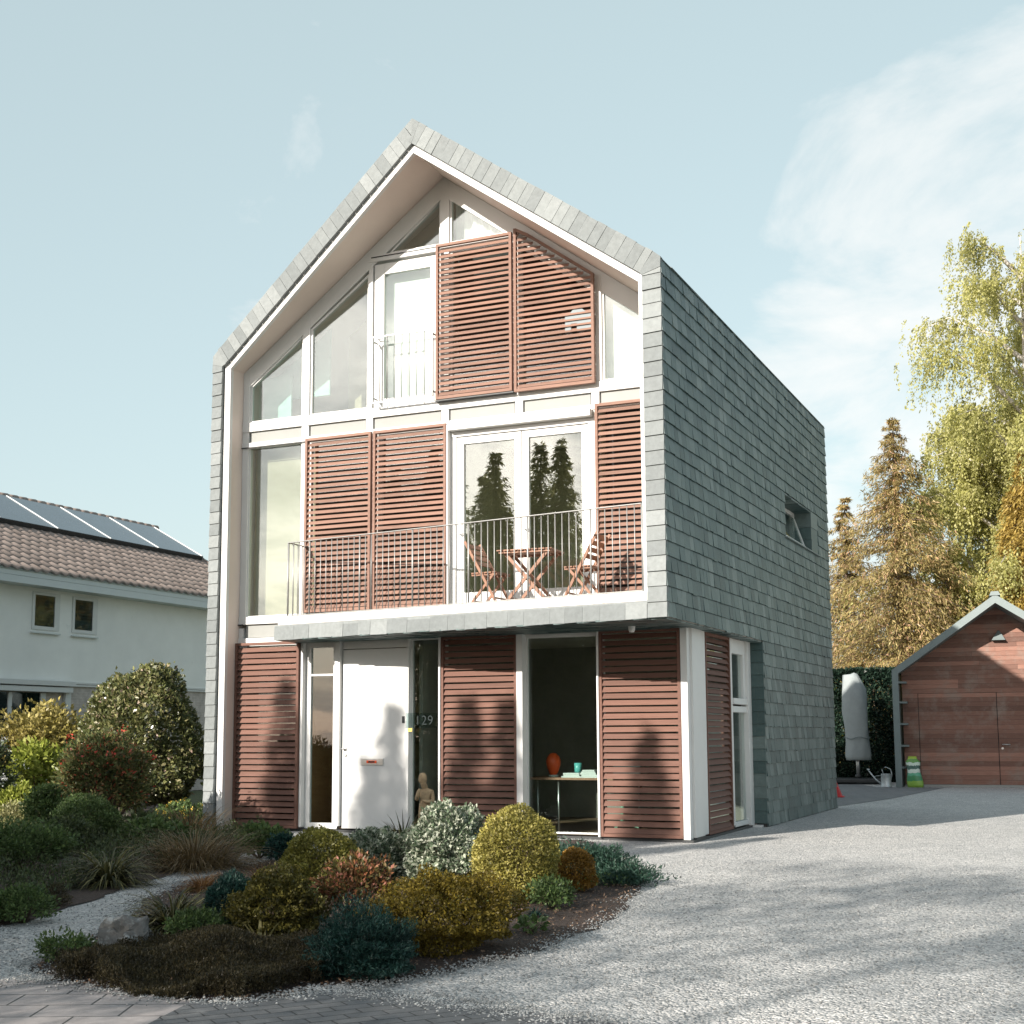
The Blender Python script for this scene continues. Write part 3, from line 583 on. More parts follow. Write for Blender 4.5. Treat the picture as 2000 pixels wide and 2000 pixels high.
def window(poly, fw=.045, gm='glass', y=.352, frame='white', extra=()):
    """frame with mitred border round a convex x-z polygon, pane as its child"""
    cx = sum(p[0] for p in poly)/len(poly); cz = sum(p[1] for p in poly)/len(poly); mb = MB(); n = len(poly)
    inn = []
    for i in range(n):
        p0, p1, p2 = Vector(poly[i-1]), Vector(poly[i]), Vector(poly[(i+1) % n]); e1, e2 = (p1-p0).normalized(), (p2-p1).normalized()
        n1, n2 = Vector((-e1.y, e1.x)), Vector((-e2.y, e2.x)); 
        if n1.dot(Vector((cx,cz))-p1) < 0: n1 = -n1
        if n2.dot(Vector((cx,cz))-p1) < 0: n2 = -n2
        b = (n1+n2)/(1+n1.dot(n2)); inn.append(p1+b*fw)
    for i in range(n):
        j = (i+1) % n; mb.xz([poly[i], poly[j], tuple(inn[j]), tuple(inn[i])], y-.03, y+.03)
    for b in extra: mb.box(*b)
    w = mb.build('window', M[frame], H)
    g = MB(); g.xz([tuple(p) for p in inn], y-.004, y+.004); g.build('pane', M[gm], w); return w
window([(.445,6.385),(1.44,6.385),(1.44,7.72),(.445,6.985)], .03); window([(1.57,6.385),(2.63,6.385),(2.63,8.55),(1.57,7.79)], .035)
window([(2.95,8.80),(3.87,8.80),(3.87,9.55)], .03); window([(4.02,8.80),(5.02,8.80),(4.02,9.53)], .03)
window([(4.02,6.385),(5.07,6.385),(5.07,8.7),(4.02,8.7)]); window([(5.16,6.385),(6.36,6.385),(6.36,7.75),(5.16,8.62)]); window([(6.45,6.385),(7.54,6.385),(7.54,6.97),(6.45,7.77)], .03)
window([(.445,3.275),(1.44,3.275),(1.44,5.985),(.445,5.985)], .015)
window([(1.57,3.275),(2.70,3.275),(2.70,5.985),(1.57,5.985)]); window([(2.82,3.275),(3.98,3.275),(3.98,5.985),(2.82,5.985)])
def door_leaf(x0, x1, z0, z1, fw, y=.352, bot=.16, name='balcony_door', gm='glass'):
    mb = MB(); mb.box(x0, x0+fw, y-.035, y+.035, z0, z1); mb.box(x1-fw, x1, y-.035, y+.035, z0, z1); mb.box(x0+fw, x1-fw, y-.035, y+.035, z1-fw, z1); mb.box(x0+fw, x1-fw, y-.035, y+.035, z0, z0+bot)
    w = mb.build(name, M['white'], H, .004); g = MB(); g.box(x0+fw, x1-fw, y-.004, y+.004, z0+bot, z1-fw); g.build('pane', M[gm], w)
    h = MB(); h.tube([(x0+fw*.5,y-.05,z0+1.05),(x0+fw*.5,y-.08,z0+1.05),(x0+fw*.5+.1,y-.08,z0+1.05)], .009, 6); h.build('handle', M['steel'], w); return w
mb = MB(); mb.box(4.05, 6.31, .29, .42, 5.80, 5.875); mb.box(4.05, 4.14, .30, .42, 3.28, 5.80); mb.box(6.22, 6.31, .30, .42, 3.28, 5.80); mb.build('door_frame', M['white'], H, .004)
mb = MB(); mb.box(4.06, 6.30, .17, .29, 5.88, 5.982); mb.build('screen_box', M['white'], H, .006)
door_leaf(4.145, 5.18, 3.29, 5.795, .11, bot=.19); door_leaf(5.19, 6.215, 3.29, 5.795, .105, bot=.19)
door_leaf(2.72, 3.86, 6.40, 8.66, .17, bot=.12, name='upper_door')
# louvre shutters: frame plus tilted slats in one mesh each
def shutter(poly_top, x0, x1, z0, z1, y=.215, mat='shutter', pitch=.0815, vis=.054, dep=.045, fwid=.04, axis='x', tilt=1):
    mb = MB(); yb = y+.03
    T = (lambda a, b, c: (a, b, c)) if axis == 'x' else (lambda a, b, c: (7.6+(.245-b), a, c))
    def bx(a0, a1, b0, b1, c0, c1):
        mb.hexa([T(a0,b0,c0),T(a1,b0,c0),T(a1,b1,c0),T(a0,b1,c0)], [T(a0,b0,c1),T(a1,b0,c1),T(a1,b1,c1),T(a0,b1,c1)])
    ft = poly_top or (lambda x: z1)
    for a0, a1 in ((x0, x0+fwid), (x1-fwid, x1)):
        mb.prism([T(a0,y-.03,z0),T(a1,y-.03,z0),T(a1,y-.03,ft(a1)),T(a0,y-.03,ft(a0))], [T(a0,yb,z0),T(a1,yb,z0),T(a1,yb,ft(a1)),T(a0,yb,ft(a0))])
    bx(x0+fwid, x1-fwid, y-.028, yb-.002, z0, z0+fwid*1.1)
    xa, xb = x0+fwid, x1-fwid
    if poly_top: 
        k = 6
        for i in range(k):
            a, b = xa+(xb-xa)*i/k, xa+(xb-xa)*(i+1)/k
            mb.prism([T(a,y-.028,ft(a)-.05),T(b,y-.028,ft(b)-.05),T(b,y-.028,ft(b)),T(a,y-.028,ft(a))], [T(a,yb-.002,ft(a)-.05),T(b,yb-.002,ft(b)-.05),T(b,yb-.002,ft(b)),T(a,yb-.002,ft(a))])
    else: bx(xa, xb, y-.028, yb-.002, z1-fwid, z1)
    z = z0+fwid*1.1+.005
    while z < z1-fwid-.02:
        a, b = xa, xb
        if poly_top:                      # shorten the slat under the sloping head
            while b > a and ft(b)-.06 < z+vis: b -= .02
        if b-a > .04:
            j = random.uniform(-.003, .003); s = random.uniform(-.004, .004); th = .013
            lo, hi = (y-.024, y-.024+dep)
            mb.hexa([T(a+.001,lo,z+j),T(b-.001,lo,z+j+s),T(b-.001,lo+th,z+j+s+.004),T(a+.001,lo+th,z+j+.004)], [T(a+.001,hi-th,z+vis+j),T(b-.001,hi-th,z+vis+j+s),T(b-.001,hi,z+vis+j+s),T(a+.001,hi,z+vis+j)])
        z += pitch
    return mb.build('shutter', M[mat], H)
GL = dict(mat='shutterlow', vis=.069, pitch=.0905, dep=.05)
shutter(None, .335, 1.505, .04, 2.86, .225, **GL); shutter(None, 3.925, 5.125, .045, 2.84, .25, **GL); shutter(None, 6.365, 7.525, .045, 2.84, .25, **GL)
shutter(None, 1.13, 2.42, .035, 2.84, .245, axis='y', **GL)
shutter(None, 1.575, 2.745, 3.29, 6.0); shutter(None, 2.785, 4.02, 3.29, 6.0); shutter(None, 6.365, 7.535, 3.33, 6.04)
shutter(None, 3.855, 5.10, 6.37, 8.76, .20); shutter(lambda x: min(8.80, 8.80-.7387*(x-5.22)), 5.135, 6.375, 6.345, 8.79, .20)
mb = MB(); mb.box(2.748, 2.782, .26, .29, 3.29, 5.98); mb.box(4.022, 4.048, .2, .29, 3.28, 5.98); mb.box(5.103, 5.132, .24, .29, 6.39, 8.72); mb.build('guide_post', M['white'], H)
# ground floor
window([(1.56,.04),(2.13,.04),(2.13,2.84),(1.56,2.84)], .085, 'glasslow', .36, extra=[(1.64,2.06,.335,.385,2.325,2.355)])
mb = MB(); mb.box(2.13, 2.225, .22, .42, .09, 2.84); mb.box(3.335, 3.375, .26, .42, .04, 2.84); mb.box(3.895, 3.925, .2, .42, .04, 2.84); mb.box(5.13, 5.225, .20, .42, .04, 2.84); mb.box(5.225, 6.34, .30, .42, 2.80, 2.85); mb.box(6.335, 6.365, .2, .42, .04, 2.84)
mb.box(1.51, 1.555, .24, .42, .06, 2.84); mb.box(2.225, 3.9, .29, .42, 2.835, 2.85); mb.build('facade_frame', M['white'], H, .004)
window([(3.375,.04),(3.895,.04),(3.895,2.835),(3.375,2.835)], .02, 'glasslow', .37); window([(5.225,.06),(6.335,.06),(6.335,2.80),(5.225,2.80)], .022, 'glasslow', .37)
window([(3.925,.04),(5.13,.04),(5.13,2.84),(3.925,2.84)], .03, 'glasslow', .38); window([(6.365,.04),(7.53,.04),(7.53,2.84),(6.365,2.84)], .03, 'glasslow', .38); window([(.405,.04),(1.51,.04),(1.51,2.85),(.405,2.85)], .03, 'glasslow', .38)
mb = MB(); mb.box(2.235, 3.33, .285, .345, .055, 2.705); mb.box(2.235, 3.33, .285, .345, 2.715, 2.832); door = mb.build('front_door', M['white'], H, .004)
mb = MB(); mb.box(2.565, 2.947, .270, .287, .985, 1.087); lb = mb.build('letterbox', M['steel'], door, .004); mb = MB(); mb.box(2.67, 2.84, .266, .2705, 1.015, 1.055); mb.build('sticker', M['redlamp'], lb); mb = MB(); mb.box(2.70, 2.81, .263, .2665, 1.024, 1.046); mb.build('slot', M['dark'], lb)
for z in (1.135, 1.225):
    mb = MB(); mb.tube([(2.295,.29,z),(2.295,.268,z)], .026, 14); mb.build('lock', M['steel'], door)
mb = MB(); mb.tube([(2.295,.27,1.225),(2.295,.235,1.225),(2.25,.235,1.225)], .010, 8); mb.build('handle', M['steel'], door)
mb = MB(); mb.box(3.26, 3.30, .272, .287, 1.60, 1.70); mb.build('doorbell', M['dark'], door, .003)
mb = MB(); mb.box(3.345, 3.915, .232, .238, 1.53, 1.745); plate = mb.build('number_plate', M['numplate'], H)
cu = bpy.data.curves.new('num', 'FONT'); cu.body = '129'; cu.size = .195; cu.extrude = .002; cu.space_character = 1.05; cu.offset = -.002; to = bpy.data.objects.new('num', cu); COL.objects.link(to)
bpy.context.view_layer.update(); me = bpy.data.meshes.new_from_object(to.evaluated_get(bpy.context.evaluated_depsgraph_get())); bpy.data.objects.remove(to)
o = bpy.data.objects.new('numerals', me); COL.objects.link(o); me.materials.clear(); me.materials.append(M['numeral']); o.rotation_euler = (R(90), 0, 0); o.location = (3.50, .2275, 1.572); o.parent = plate
mb = MB(); mb.box(3.385, 3.455, .225, .23, 1.475, 1.525); mb.build('sticker', M['brass'], plate)
# corner post and side glazing
mb = MB(); mb.box(7.53, 7.625, .225, .36, .03, 2.85); mb.box(7.60, 7.66, .36, .80, .05, 2.85); mb.box(7.50, 7.62, .80, 1.12, .05, 2.85); mb.build('corner_post', M['white'], H, .004)
mb = MB(); mb.box(7.52, 7.67, .2, .37, -.01, .028); mb.box(7.6, 7.668, .37, .82, -.01, .048); mb.build('post_foot', M['black'], H)
mb = MB(); X0, X1 = 7.55, 7.63
mb.box(X0, X1, 2.44, 2.52, .08, 2.84); mb.box(X0, X1+.04, 3.30, 3.50, .03, 2.84); mb.box(X0, X1, 2.52, 3.30, 2.62, 2.84); mb.box(X0, X1+.01, 2.52, 3.30, 1.74, 1.83); mb.box(X0, X1+.025, 2.52, 3.30, 1.86, 1.95); mb.box(X0, X1, 2.52, 3.30, .05, .12); mb.box(X0,X1,3.18,3.30,1.95,2.62)
sw_ = mb.build('window', M['white'], H, .004); g = MB(); g.box(7.585, 7.593, 2.52, 3.2, 1.95, 2.62); g.box(7.585, 7.593, 2.52, 3.3, .12, 1.74); g.build('pane', M['glass'], sw_)
g = MB(); g.box(7.57, 7.577, 1.12, 2.44, .05, 2.84); g.build('window', M['glasslow'], H)
mb = MB(); mb.box(7.63, 7.80, 3.40, 3.52, -.01, .03); mb.build('sill', M['white'], H)
# balcony / overhang
mb = MB()
mb.hexa([(1.42,.29,2.855),(1.42,fy(-.05)(1.42),2.855),(7.85,fy(-.05)(7.85),2.855),(7.85,.29,2.855)], [(1.42,.29,3.15),(1.42,fy(-.05)(1.42),3.15),(7.85,fy(-.05)(7.85),3.15),(7.85,.29,3.15)])
mb.box(7.62, 7.85, .29, 3.49, 2.855, 3.15); mb.build('balcony_slab', M['soffit'], H)
mb = MB(); x = 1.40                                  # slate fascia
while x < 7.59:
    w = random.uniform(.22, .42); x1 = min(x+w, 7.598)
    if 7.6-x1 < .1: x1 = 7.598
    frontslab(mb, [(x,2.842+random.uniform(-.006,.006)),(x1-.003,2.842+random.uniform(-.006,.006)),(x1-.003,3.045),(x,3.045)], .08, .066); x = x1
frontslab(mb, [(1.40,3.02),(7.6,3.02),(7.6,3.062),(1.40,3.062)], .066, .064); mb.build('fascia', M['slatef'], H)
mb = MB()                                            # slates on the underside
x = 1.44
while x < 7.84:
    x1 = min(x+random.uniform(.2, .36), 7.845); y = .27
    while y > -K*x1-.05:
        y0 = max(y-.2, -K*x1-.04); dz = random.uniform(0, .012); mb.box(x+.002, x1-.002, y0+.002, y, 2.838-dz, 2.853); y = y0
        if y-.03 < -K*x1-.04: break
    x = x1
for i in range(14): mb.box(7.68, 7.846, .30+i*.23, .525+i*.23, 2.838-random.uniform(0,.01), 2.853)
mb.build('soffit_slates', M['slate'], H)
mb = MB(); mb.xz([(1.45,3.065),(7.60,3.065),(7.60,3.187),(1.45,3.187)], fy(.05), fy(-.06)); mb.box(1.42, 1.50, -.2, .28, 3.064, 3.186); mb.build('balcony_edge', M['rustwhite'], H, .006)
mb = MB()
railz = 4.30; xl = 1.62
P0 = (xl, -K*xl-.02, railz); P1 = (7.53, -K*7.53-.02, railz)
mb.bar(P0, P1, .045, .010); mb.bar((xl,.29,railz), P0, .045, .010, (0,0,1))
nb = 56
for i in range(nb+1):
    x = xl+(7.53-xl)*i/nb; r = .012 if i % 9 == 4 else .0065
    if i in (0, nb): r = .014
    mb.tube([(x,-K*x-.02,3.19),(x,-K*x-.02,railz-.004)], r, 6)
for k in range(1, 5): y = -K*xl-.02+(.29+K*xl)*k/4.4; mb.tube([(xl,y,3.19),(xl,y,railz-.004)], .0065, 6)
mb.bar((xl,-K*xl-.02,3.20), (7.53,-K*7.53-.02,3.20), .03, .012); mb.bar((xl-.05,.22,3.2),(xl-.05,.22,4.28), .08, .012); mb.build('railing', M['rail'], H)
mb = MB(); a, b = 2.80, 3.82; yj = .13; mb.bar((a,yj,7.44),(b,yj,7.44), .022, .022); mb.bar((a,yj,6.42),(b,yj,6.42), .022, .022); mb.bar((a,yj,6.42),(a,yj,7.44), .022, .022); mb.bar((b,yj,6.42),(b,yj,7.44), .03, .03)
for i in range(1, 8): mb.tube([(a+(b-a)*i/8,yj,6.42),(a+(b-a)*i/8,yj,7.44)], .007, 6)
for z in (6.5, 7.38): mb.bar((a,yj,z),(a,.29,z), .02, .02); mb.bar((b,yj,z),(b,.29,z), .02, .02)
mb.build('juliet_railing', M['rail'], H)
mb = MB(); mb.lathe([(.0,-.085),(.03,-.08),(.045,-.05),(.045,-.02),(.05,0)], (7.05,-.35,2.838), 14); mb.build('porch_lamp', M['white'], H)
# side window in its slate lined recess
y0, y1, z0, z1 = HOLE
mb = MB(); xi = W-.30
mb.box(xi-.06, xi, y0, y0+.08, z0, z1); mb.box(xi-.06, xi, y1-.75, y1-.6, z0, z1); mb.box(xi-.06, xi, y0+.08, y1-.75, z1-.09, z1); mb.box(xi-.06, xi, y0+.08, y1-.75, z0, z0+.08)
w = mb.build('window', M['white'], H, .004)
g = MB(); g.hexa([(xi+.02,y0+.1,z0+.62),(xi+.02,y1-.78,z0+.62),(xi+.028,y1-.78,z0+.62),(xi+.028,y0+.1,z0+.62)], [(xi+.2,y0+.1,z0+.08),(xi+.2,y1-.78,z0+.08),(xi+.208,y1-.78,z0+.08),(xi+.208,y0+.1,z0+.08)]); g.build('tilted_pane', M['glass'], w)
mb = MB(); ss = [(y0+.1,z0+.08),(y1-.78,z0+.08)]
mb.bar((xi+.204,y0+.08,z0+.07), (xi+.204,y1-.76,z0+.07), .05, .035); mb.bar((xi+.024,y0+.1,z0+.6),(xi+.204,y0+.1,z0+.07), .03, .04); mb.bar((xi+.024,y1-.78,z0+.6),(xi+.204,y1-.78,z0+.07), .03, .04); mb.build('sash', M['white'], w)
mb = MB(); mb.box(xi-.1, xi-.07, y0, y1, z0, z1); mb.build('interior_wall_or_shade', M['dark'], H)  # near-black sheet right behind the window, the unlit room put into its colour
mb = MB(); mb.box(xi-.06, W+.01, y1-.6, y1-.002, z0, z0+.235); mb.box(xi-.06, W+.004, y1-.6, y1-.002, z0+.24, z0+.46); mb.box(xi-.06, W+.008, y1-.6, y1-.002, z0+.465, z1)
for i in range(10): mb.box(xi-.05, W+.004, y0+.272*i+.003, y0+.272*(i+1)-.003, z1-.022-random.uniform(0,.012), z1-.004)
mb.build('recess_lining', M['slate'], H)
mb = MB(); mb.box(xi-.05, W+.05, y0-.03, y1+.05, z0-.022, z0-.002); mb.build('sill', M['garagetrim'], H)

# ------------------------------------------------------------------ furniture, indoor things
def slatbar(mb, a, b, w, d, up=(0,0,1)): mb.bar(a, b, w, d, up)
def chair(label, x, y, z, rz):
    t = thing('folding_chair', label, 'chair', (x, y, z), rz, 'folding chairs on the balcony')
    # chair faces +x locally
    for s in (-1, 1):
        mb = MB(); mb.bar((.26,s*.20,0), (-.27,s*.20,.92), .022, .04); mb.build('leg', M['furn'], t, .003)
        mb = MB(); mb.bar((-.22,s*.17,0), (.20,s*.17,.46), .022, .038); mb.build('leg', M['furn'], t, .003)
    mb = MB()
    for i in range(6): xx = -.16+i*.068; mb.box(xx, xx+.052, -.21, .21, .452, .470)
    mb.box(-.17, .24, -.185, -.16, .425, .452); mb.box(-.17, .24, .16, .185, .425, .452); mb.build('seat', M['furn'], t, .003)
    mb = MB()
    for i in range(4): k = .60+i*.085; xx = .26-.53*k/.92; mb.bar((xx+.012,-.215,k), (xx+.012,.215,k), .068, .016, (.87,0,.5))
    mb.build('backrest', M['furn'], t, .003); [MB().bar(a, b, .03, .02).build('stretcher', M['furn'], t) for a, b in (((.18,-.2,.11),(.18,.2,.11)), ((-.16,-.17,.08),(-.16,.17,.08)))]
    return t
BZ = 3.19
mb = MB(); mb.hexa([(1.5,.285,3.15),(1.5,-.19,3.15),(7.53,-1.2,3.15),(7.53,.285,3.15)], [(1.5,.285,3.188),(1.5,-.19,3.188),(7.53,-1.2,3.188),(7.53,.285,3.188)]); mb.build('balcony_deck', M['panel'], H)
chair('slatted teak folding chair left of the balcony table, facing right', 4.93, -.27, BZ, R(-6))
chair('slatted teak folding chair right of the balcony table, facing left', 6.42, -.36, BZ, R(176))
t = thing('folding_table', 'small slatted teak folding table on the balcony between two chairs', 'table', (5.60, -.33, BZ), R(4))
mb = MB()
for i in range(8): xx = -.40+i*.101; mb.box(xx, xx+.085, -.29, .29, .72, .738)
mb.box(-.38, .38, -.26, -.23, .69, .72); mb.box(-.38, .38, .23, .26, .69, .72); mb.build('tabletop', M['furn'], t, .003)
for s in (-1, 1):
    mb = MB(); mb.bar((-.31,s*.22,0), (.31,s*.22,.70), .024, .045); mb.build('leg', M['furn'], t, .003); mb = MB(); mb.bar((.31,s*.19,0), (-.31,s*.19,.70), .024, .045); mb.build('leg', M['furn'], t, .003)
[MB().bar((q,-.22,.09),(q,.22,.09), .03, .02).build('stretcher', M['furn'], t) for q in (-.24, .24)]
o = MB(); pr = [(5.93,7.12),(5.93,7.36),(6.0,7.42),(6.06,7.47),(6.11,7.485),(6.17,7.47),(6.23,7.42),(6.33,7.36),(6.33,7.12),(6.13,7.12),(6.13,7.24),(6.03,7.24),(6.03,7.12)]
# arch-topped house shape: body left of the door, right of the door and above it
o.xz([(5.93,7.12),(6.02,7.12),(6.02,7.25),(5.93,7.25)], .196, .212); o.xz([(6.11,7.12),(6.335,7.12),(6.335,7.25),(6.11,7.25)], .196, .212); o.xz([(5.93,7.25),(6.335,7.25),(6.335,7.37),(6.24,7.41),(6.18,7.46),(6.12,7.48),(6.06,7.46),(6.0,7.40),(5.93,7.37)], .196, .212)
tag(o.build('window_ornament', M['bluegrey']), 'pale blue domed house-shaped board behind the slats of the top right shutter', 'ornament')
# study behind the ground floor window
t = thing('desk', 'desk with pale wooden top and thin metal legs inside the ground floor window', 'desk', (5.85, 1.0, .03)); mb = MB(); mb.box(-.80, 1.0, -.36, .36, .755, .785); mb.build('desktop', M['furn'], t)
for xx in (-.62, -.3, .9):
    mb = MB(); mb.tube([(xx,-.28,0),(xx,-.28,.755)], .014, 8); mb.build('leg', M['steel'], t)
t = thing('desk_lamp', 'egg-shaped glowing red lamp at the left end of the desk', 'lamp', (5.38, .95, .815)); mb = MB(); mb.lathe([(.0,.0),(.07,.0),(.07,.03),(.0,.035)], (0,0,0), 16); mb.build('base', M['paper'], t)
mb = MB(); mb.lathe([(.045,.03),(.075,.09),(.10,.17),(.105,.23),(.085,.29),(.045,.335),(0,.345)], (0,0,0), 18); mb.build('lamp_shade', M['redlamp'], t)
mb = MB(); mb.lathe([(.0,0),(.02,.0),(.022,.05),(.05,.07),(.055,.2),(.05,.2),(.045,.08),(0,.07)], (5.74,1.0,.815), 16); tag(mb.build('cup', M['tealglass']), 'teal glass cup standing on the desk behind the papers', 'cup')
for i, (x, n, lab) in enumerate(((5.74, 3, 'low stack of papers on the desk in front of the teal cup'), (6.02, 5, 'taller stack of books and papers on the desk right of the teal cup'), (6.30, 2, 'thin spread of papers at the right end of the desk'))):
    t = thing('paper_stack', lab, 'papers', (x, .82, .815), 0, 'papers on the desk')
    for k in range(n): mb = MB(); e = random.uniform(-.03, .03); mb.box(-.15+e+k*.012, .15+e-k*.018, -.1, .1, k*.022, k*.022+.02); mb.build('sheet', M['paper'], t)
t = thing('office_chair', 'swivel office chair with pale green star base under the desk', 'chair', (6.28, 1.35, .03))
for k in range(5): a = R(200+72*k); mb = MB(); mb.bar((.04*math.cos(a),.04*math.sin(a),.13),(.32*math.cos(a),.32*math.sin(a),.075), .045, .03); mb.build('leg', M['greenplastic'], t)
mb = MB(); mb.tube([(0,0,.1),(0,0,.46)], .03, 10); mb.build('column', M['greenplastic'], t); mb = MB(); mb.box(-.24, .24, -.23, .23, .46, .53); mb.build('seat', M['dark'], t, .03); mb = MB(); mb.box(-.22, .22, .2, .27, .58, 1.0); mb.build('backrest', M['dark'], t, .03)

# ------------------------------------------------------------------ garden statue (one continuous skinned body)
def skin_figure(name, label, loc, rz, mat, scale=1.):
    J = [((0,0,.40),.060),((0,0,.50),.062),((0,.005,.58),.060),((0,.0,.635),.030),((-.015,-.02,.68),.038),((-.03,-.045,.735),.050),
         ((.085,.0,.59),.032),((.105,-.02,.48),.030),((.05,-.09,.465),.024),((-.03,-.10,.49),.020),
         ((-.085,.0,.59),.032),((-.105,-.03,.49),.030),((-.085,-.10,.54),.024),((-.055,-.105,.635),.020),
         ((.045,0,.33),.052),((.045,.005,.19),.036),((.045,.01,.04),.028),((.045,-.05,.015),.022),((-.045,0,.33),.052),((-.04,-.012,.19),.036),((-.04,.01,.04),.028),((-.04,-.05,.015),.022)]
    E = [(0,1),(1,2),(2,3),(3,4),(4,5),(2,6),(6,7),(7,8),(8,9),(2,10),(10,11),(11,12),(12,13),(0,14),(14,15),(15,16),(16,17),(0,18),(18,19),(19,20),(20,21)]
    me = bpy.data.meshes.new(name); me.from_pydata([Vector(j[0])*scale for j in J], E, []); o = bpy.data.objects.new(name, me); COL.objects.link(o)
    sk = o.modifiers.new('skin', 'SKIN'); 
    for i, d in enumerate(me.skin_vertices[0].data): d.radius = (J[i][1]*scale,)*2; d.use_root = (i == 0)
    ss = o.modifiers.new('sub', 'SUBSURF'); ss.levels = ss.render_levels = 2
    bpy.context.view_layer.update(); m2 = bpy.data.meshes.new_from_object(o.evaluated_get(bpy.context.evaluated_depsgraph_get())); bpy.data.objects.remove(o)
    m2.materials.clear(); m2.materials.append(mat); m2.polygons.foreach_set('use_smooth', [True]*len(m2.polygons))
    return m2
t = thing('garden_statue', 'tan stone figure with folded arms standing before the narrow window beside the front door', 'statue', (4.48, -1.30, 0), R(20))
me = skin_figure('body', '', 0, 0, M['stone'], 1.04); o = bpy.data.objects.new('body', me); COL.objects.link(o); o.parent = t; o.location = (0, 0, .07)
mb = MB(); mb.lathe([(0,0),(.13,0),(.13,.05),(.11,.075),(0,.075)], (0,0,0), 16); mb.build('base', M['stone'], t)
mb = MB(); mb.lathe([(0,.085),(.03,.08),(.05,.05),(.056,.0),(.05,-.04),(.03,-.06)], (-.03,-.03,.775+.075), 14); mb.build('hair', M['stone'], t)

# ------------------------------------------------------------------ garage
G = thing('garage', 'small gabled garage clad in red-brown horizontal planks with a grey steel frame', 'garage')
gp = lambda u, d, z: (7.47+u*.986+d*(-.09), 19.52-u*K*.986+d, z)      # u along the skewed front, d back along its axis
gw = lambda u, d, z: (7.47+u*.995-.09*d, 19.52+u*.06+d, z)            # plank wall direction
GE, GR, GWD = 3.07, 4.93, 5.5
go = lambda u: GR-(GR-GE)*abs(u-GWD/2)/(GWD/2)
def gpr(mb, poly, d0, d1): mb.prism([gp(p[0], d0, p[1]) for p in poly], [gp(p[0], d1, p[1]) for p in poly])
mb = MB(); T = .17
gpr(mb, [(0,0),(T,0),(T,go(T)-.21),(0,GE)], 0, 7); mb.build('wall', M['garagetrim'], G); mb = MB(); gpr(mb, [(GWD-T,0),(GWD,0),(GWD,GE),(GWD-T,go(GWD-T)-.21)], 0, 7); mb.build('wall', M['garagetrim'], G)
mb = MB(); gpr(mb, [(0,GE),(T,go(T)-.21),(GWD/2,GR-.22),(GWD/2,GR)], .001, 7); gpr(mb, [(GWD/2,GR),(GWD/2,GR-.22),(GWD-T,go(GWD-T)-.21),(GWD,GE)], .001, 7)
rf = mb.build('roof', M['garagetrim'], G); mb = MB(); mb.prism([gp(GWD/2-.14,-.02,GR-.03),gp(GWD/2+.14,-.02,GR-.03),gp(GWD/2+.09,-.02,GR+.075),gp(GWD/2-.09,-.02,GR+.075)], [gp(GWD/2-.14,7.1,GR-.03),gp(GWD/2+.14,7.1,GR-.03),gp(GWD/2+.09,7.1,GR+.075),gp(GWD/2-.09,7.1,GR+.075)]); mb.build('ridge_cap', M['garagetrim'], rf)
mb = MB()
for z in (.48, 1.05, 1.62, 2.19, 2.72): mb.prism([gp(T,.02,z),gp(T+.2,.25,z),gp(T+.2,.6,z),gp(T,.6,z)], [gp(T,.02,z+.05),gp(T+.2,.25,z+.05),gp(T+.2,.6,z+.05),gp(T,.6,z+.05)])
mb.build('ledge', M['garagetrim'], G)
def planks(name, u0, u1, z0, z1, d=.55, ph=.12, fn=None, cuts=None):
    mb = MB(); z = z0
    while z < z1-.01:
        zt = min(z+ph, z1); a, b = u0, u1
        if fn:
            f = (GR-.13-z)/(GR-GE)*GWD/2
            a, b = max(u0, GWD/2-f), min(u1, GWD/2+f)
        if b-a > .05:
            xs = [a]; 
            while xs[-1] < b-.01: xs.append(min(b, xs[-1]+random.uniform(.9, 2.6)) if not cuts else b)
            for p, q in zip(xs[:-1], xs[1:]):
                e = random.uniform(0, .006); mb.hexa([gw(p+.002,d-e,z),gw(q-.002,d-e,z),gw(q-.002,d+.03,z),gw(p+.002,d+.03,z)], [gw(p+.002,d-e,zt-.005),gw(q-.002,d-e,zt-.005),gw(q-.002,d+.03,zt-.005),gw(p+.002,d+.03,zt-.005)])
        z = zt
    return mb.build(name, M['plank'], G)
planks('plank_wall', .22, .62, .06, 2.46, cuts=1); planks('plank_wall', .22, 5.3, 2.46, GR-.2, fn=1)
d1 = planks('door', .632, 2.60, .06, 2.455, .552, cuts=1); d2 = planks('door', 2.614, 4.60, .06, 2.455, .552, cuts=1); planks('plank_wall', 4.612, 5.3, .06, 2.46, cuts=1)
mb = MB(); h0 = Vector(gw(2.70, .55, 1.10)); mb.tube([h0, h0+Vector((0,-.06,0)), h0+Vector((.2,-.06,0))], .013, 8); mb.tube([h0+Vector((0,.01,-.1)), h0+Vector((0,-.02,-.1))], .03, 12); mb.build('handle', M['steel'], d2)
mb = MB(); mb.prism([gw(.22,.6,.0),gw(5.3,.6,0),gw(5.3,.6,2.5),gw(GWD/2+.0,.6,GR-.26),gw(.22,.6,2.5)], [gw(.22,.66,.0),gw(5.3,.66,0),gw(5.3,.66,2.5),gw(GWD/2,.66,GR-.26),gw(.22,.66,2.5)]); mb.build('backing', M['dark'], G)
mb = MB(); c = Vector(gw(2.74,.55,3.92)); mb.prism([c+Vector((-.17,-.16,-.1)),c+Vector((.17,-.16,-.1)),c+Vector((.17,0,-.1)),c+Vector((-.17,0,-.1))], [c+Vector((-.02,-.02,.16)),c+Vector((.02,-.02,.16)),c+Vector((.02,0,.16)),c+Vector((-.02,0,.16))]); mb.build('wall_lamp', M['garagetrim'], G)
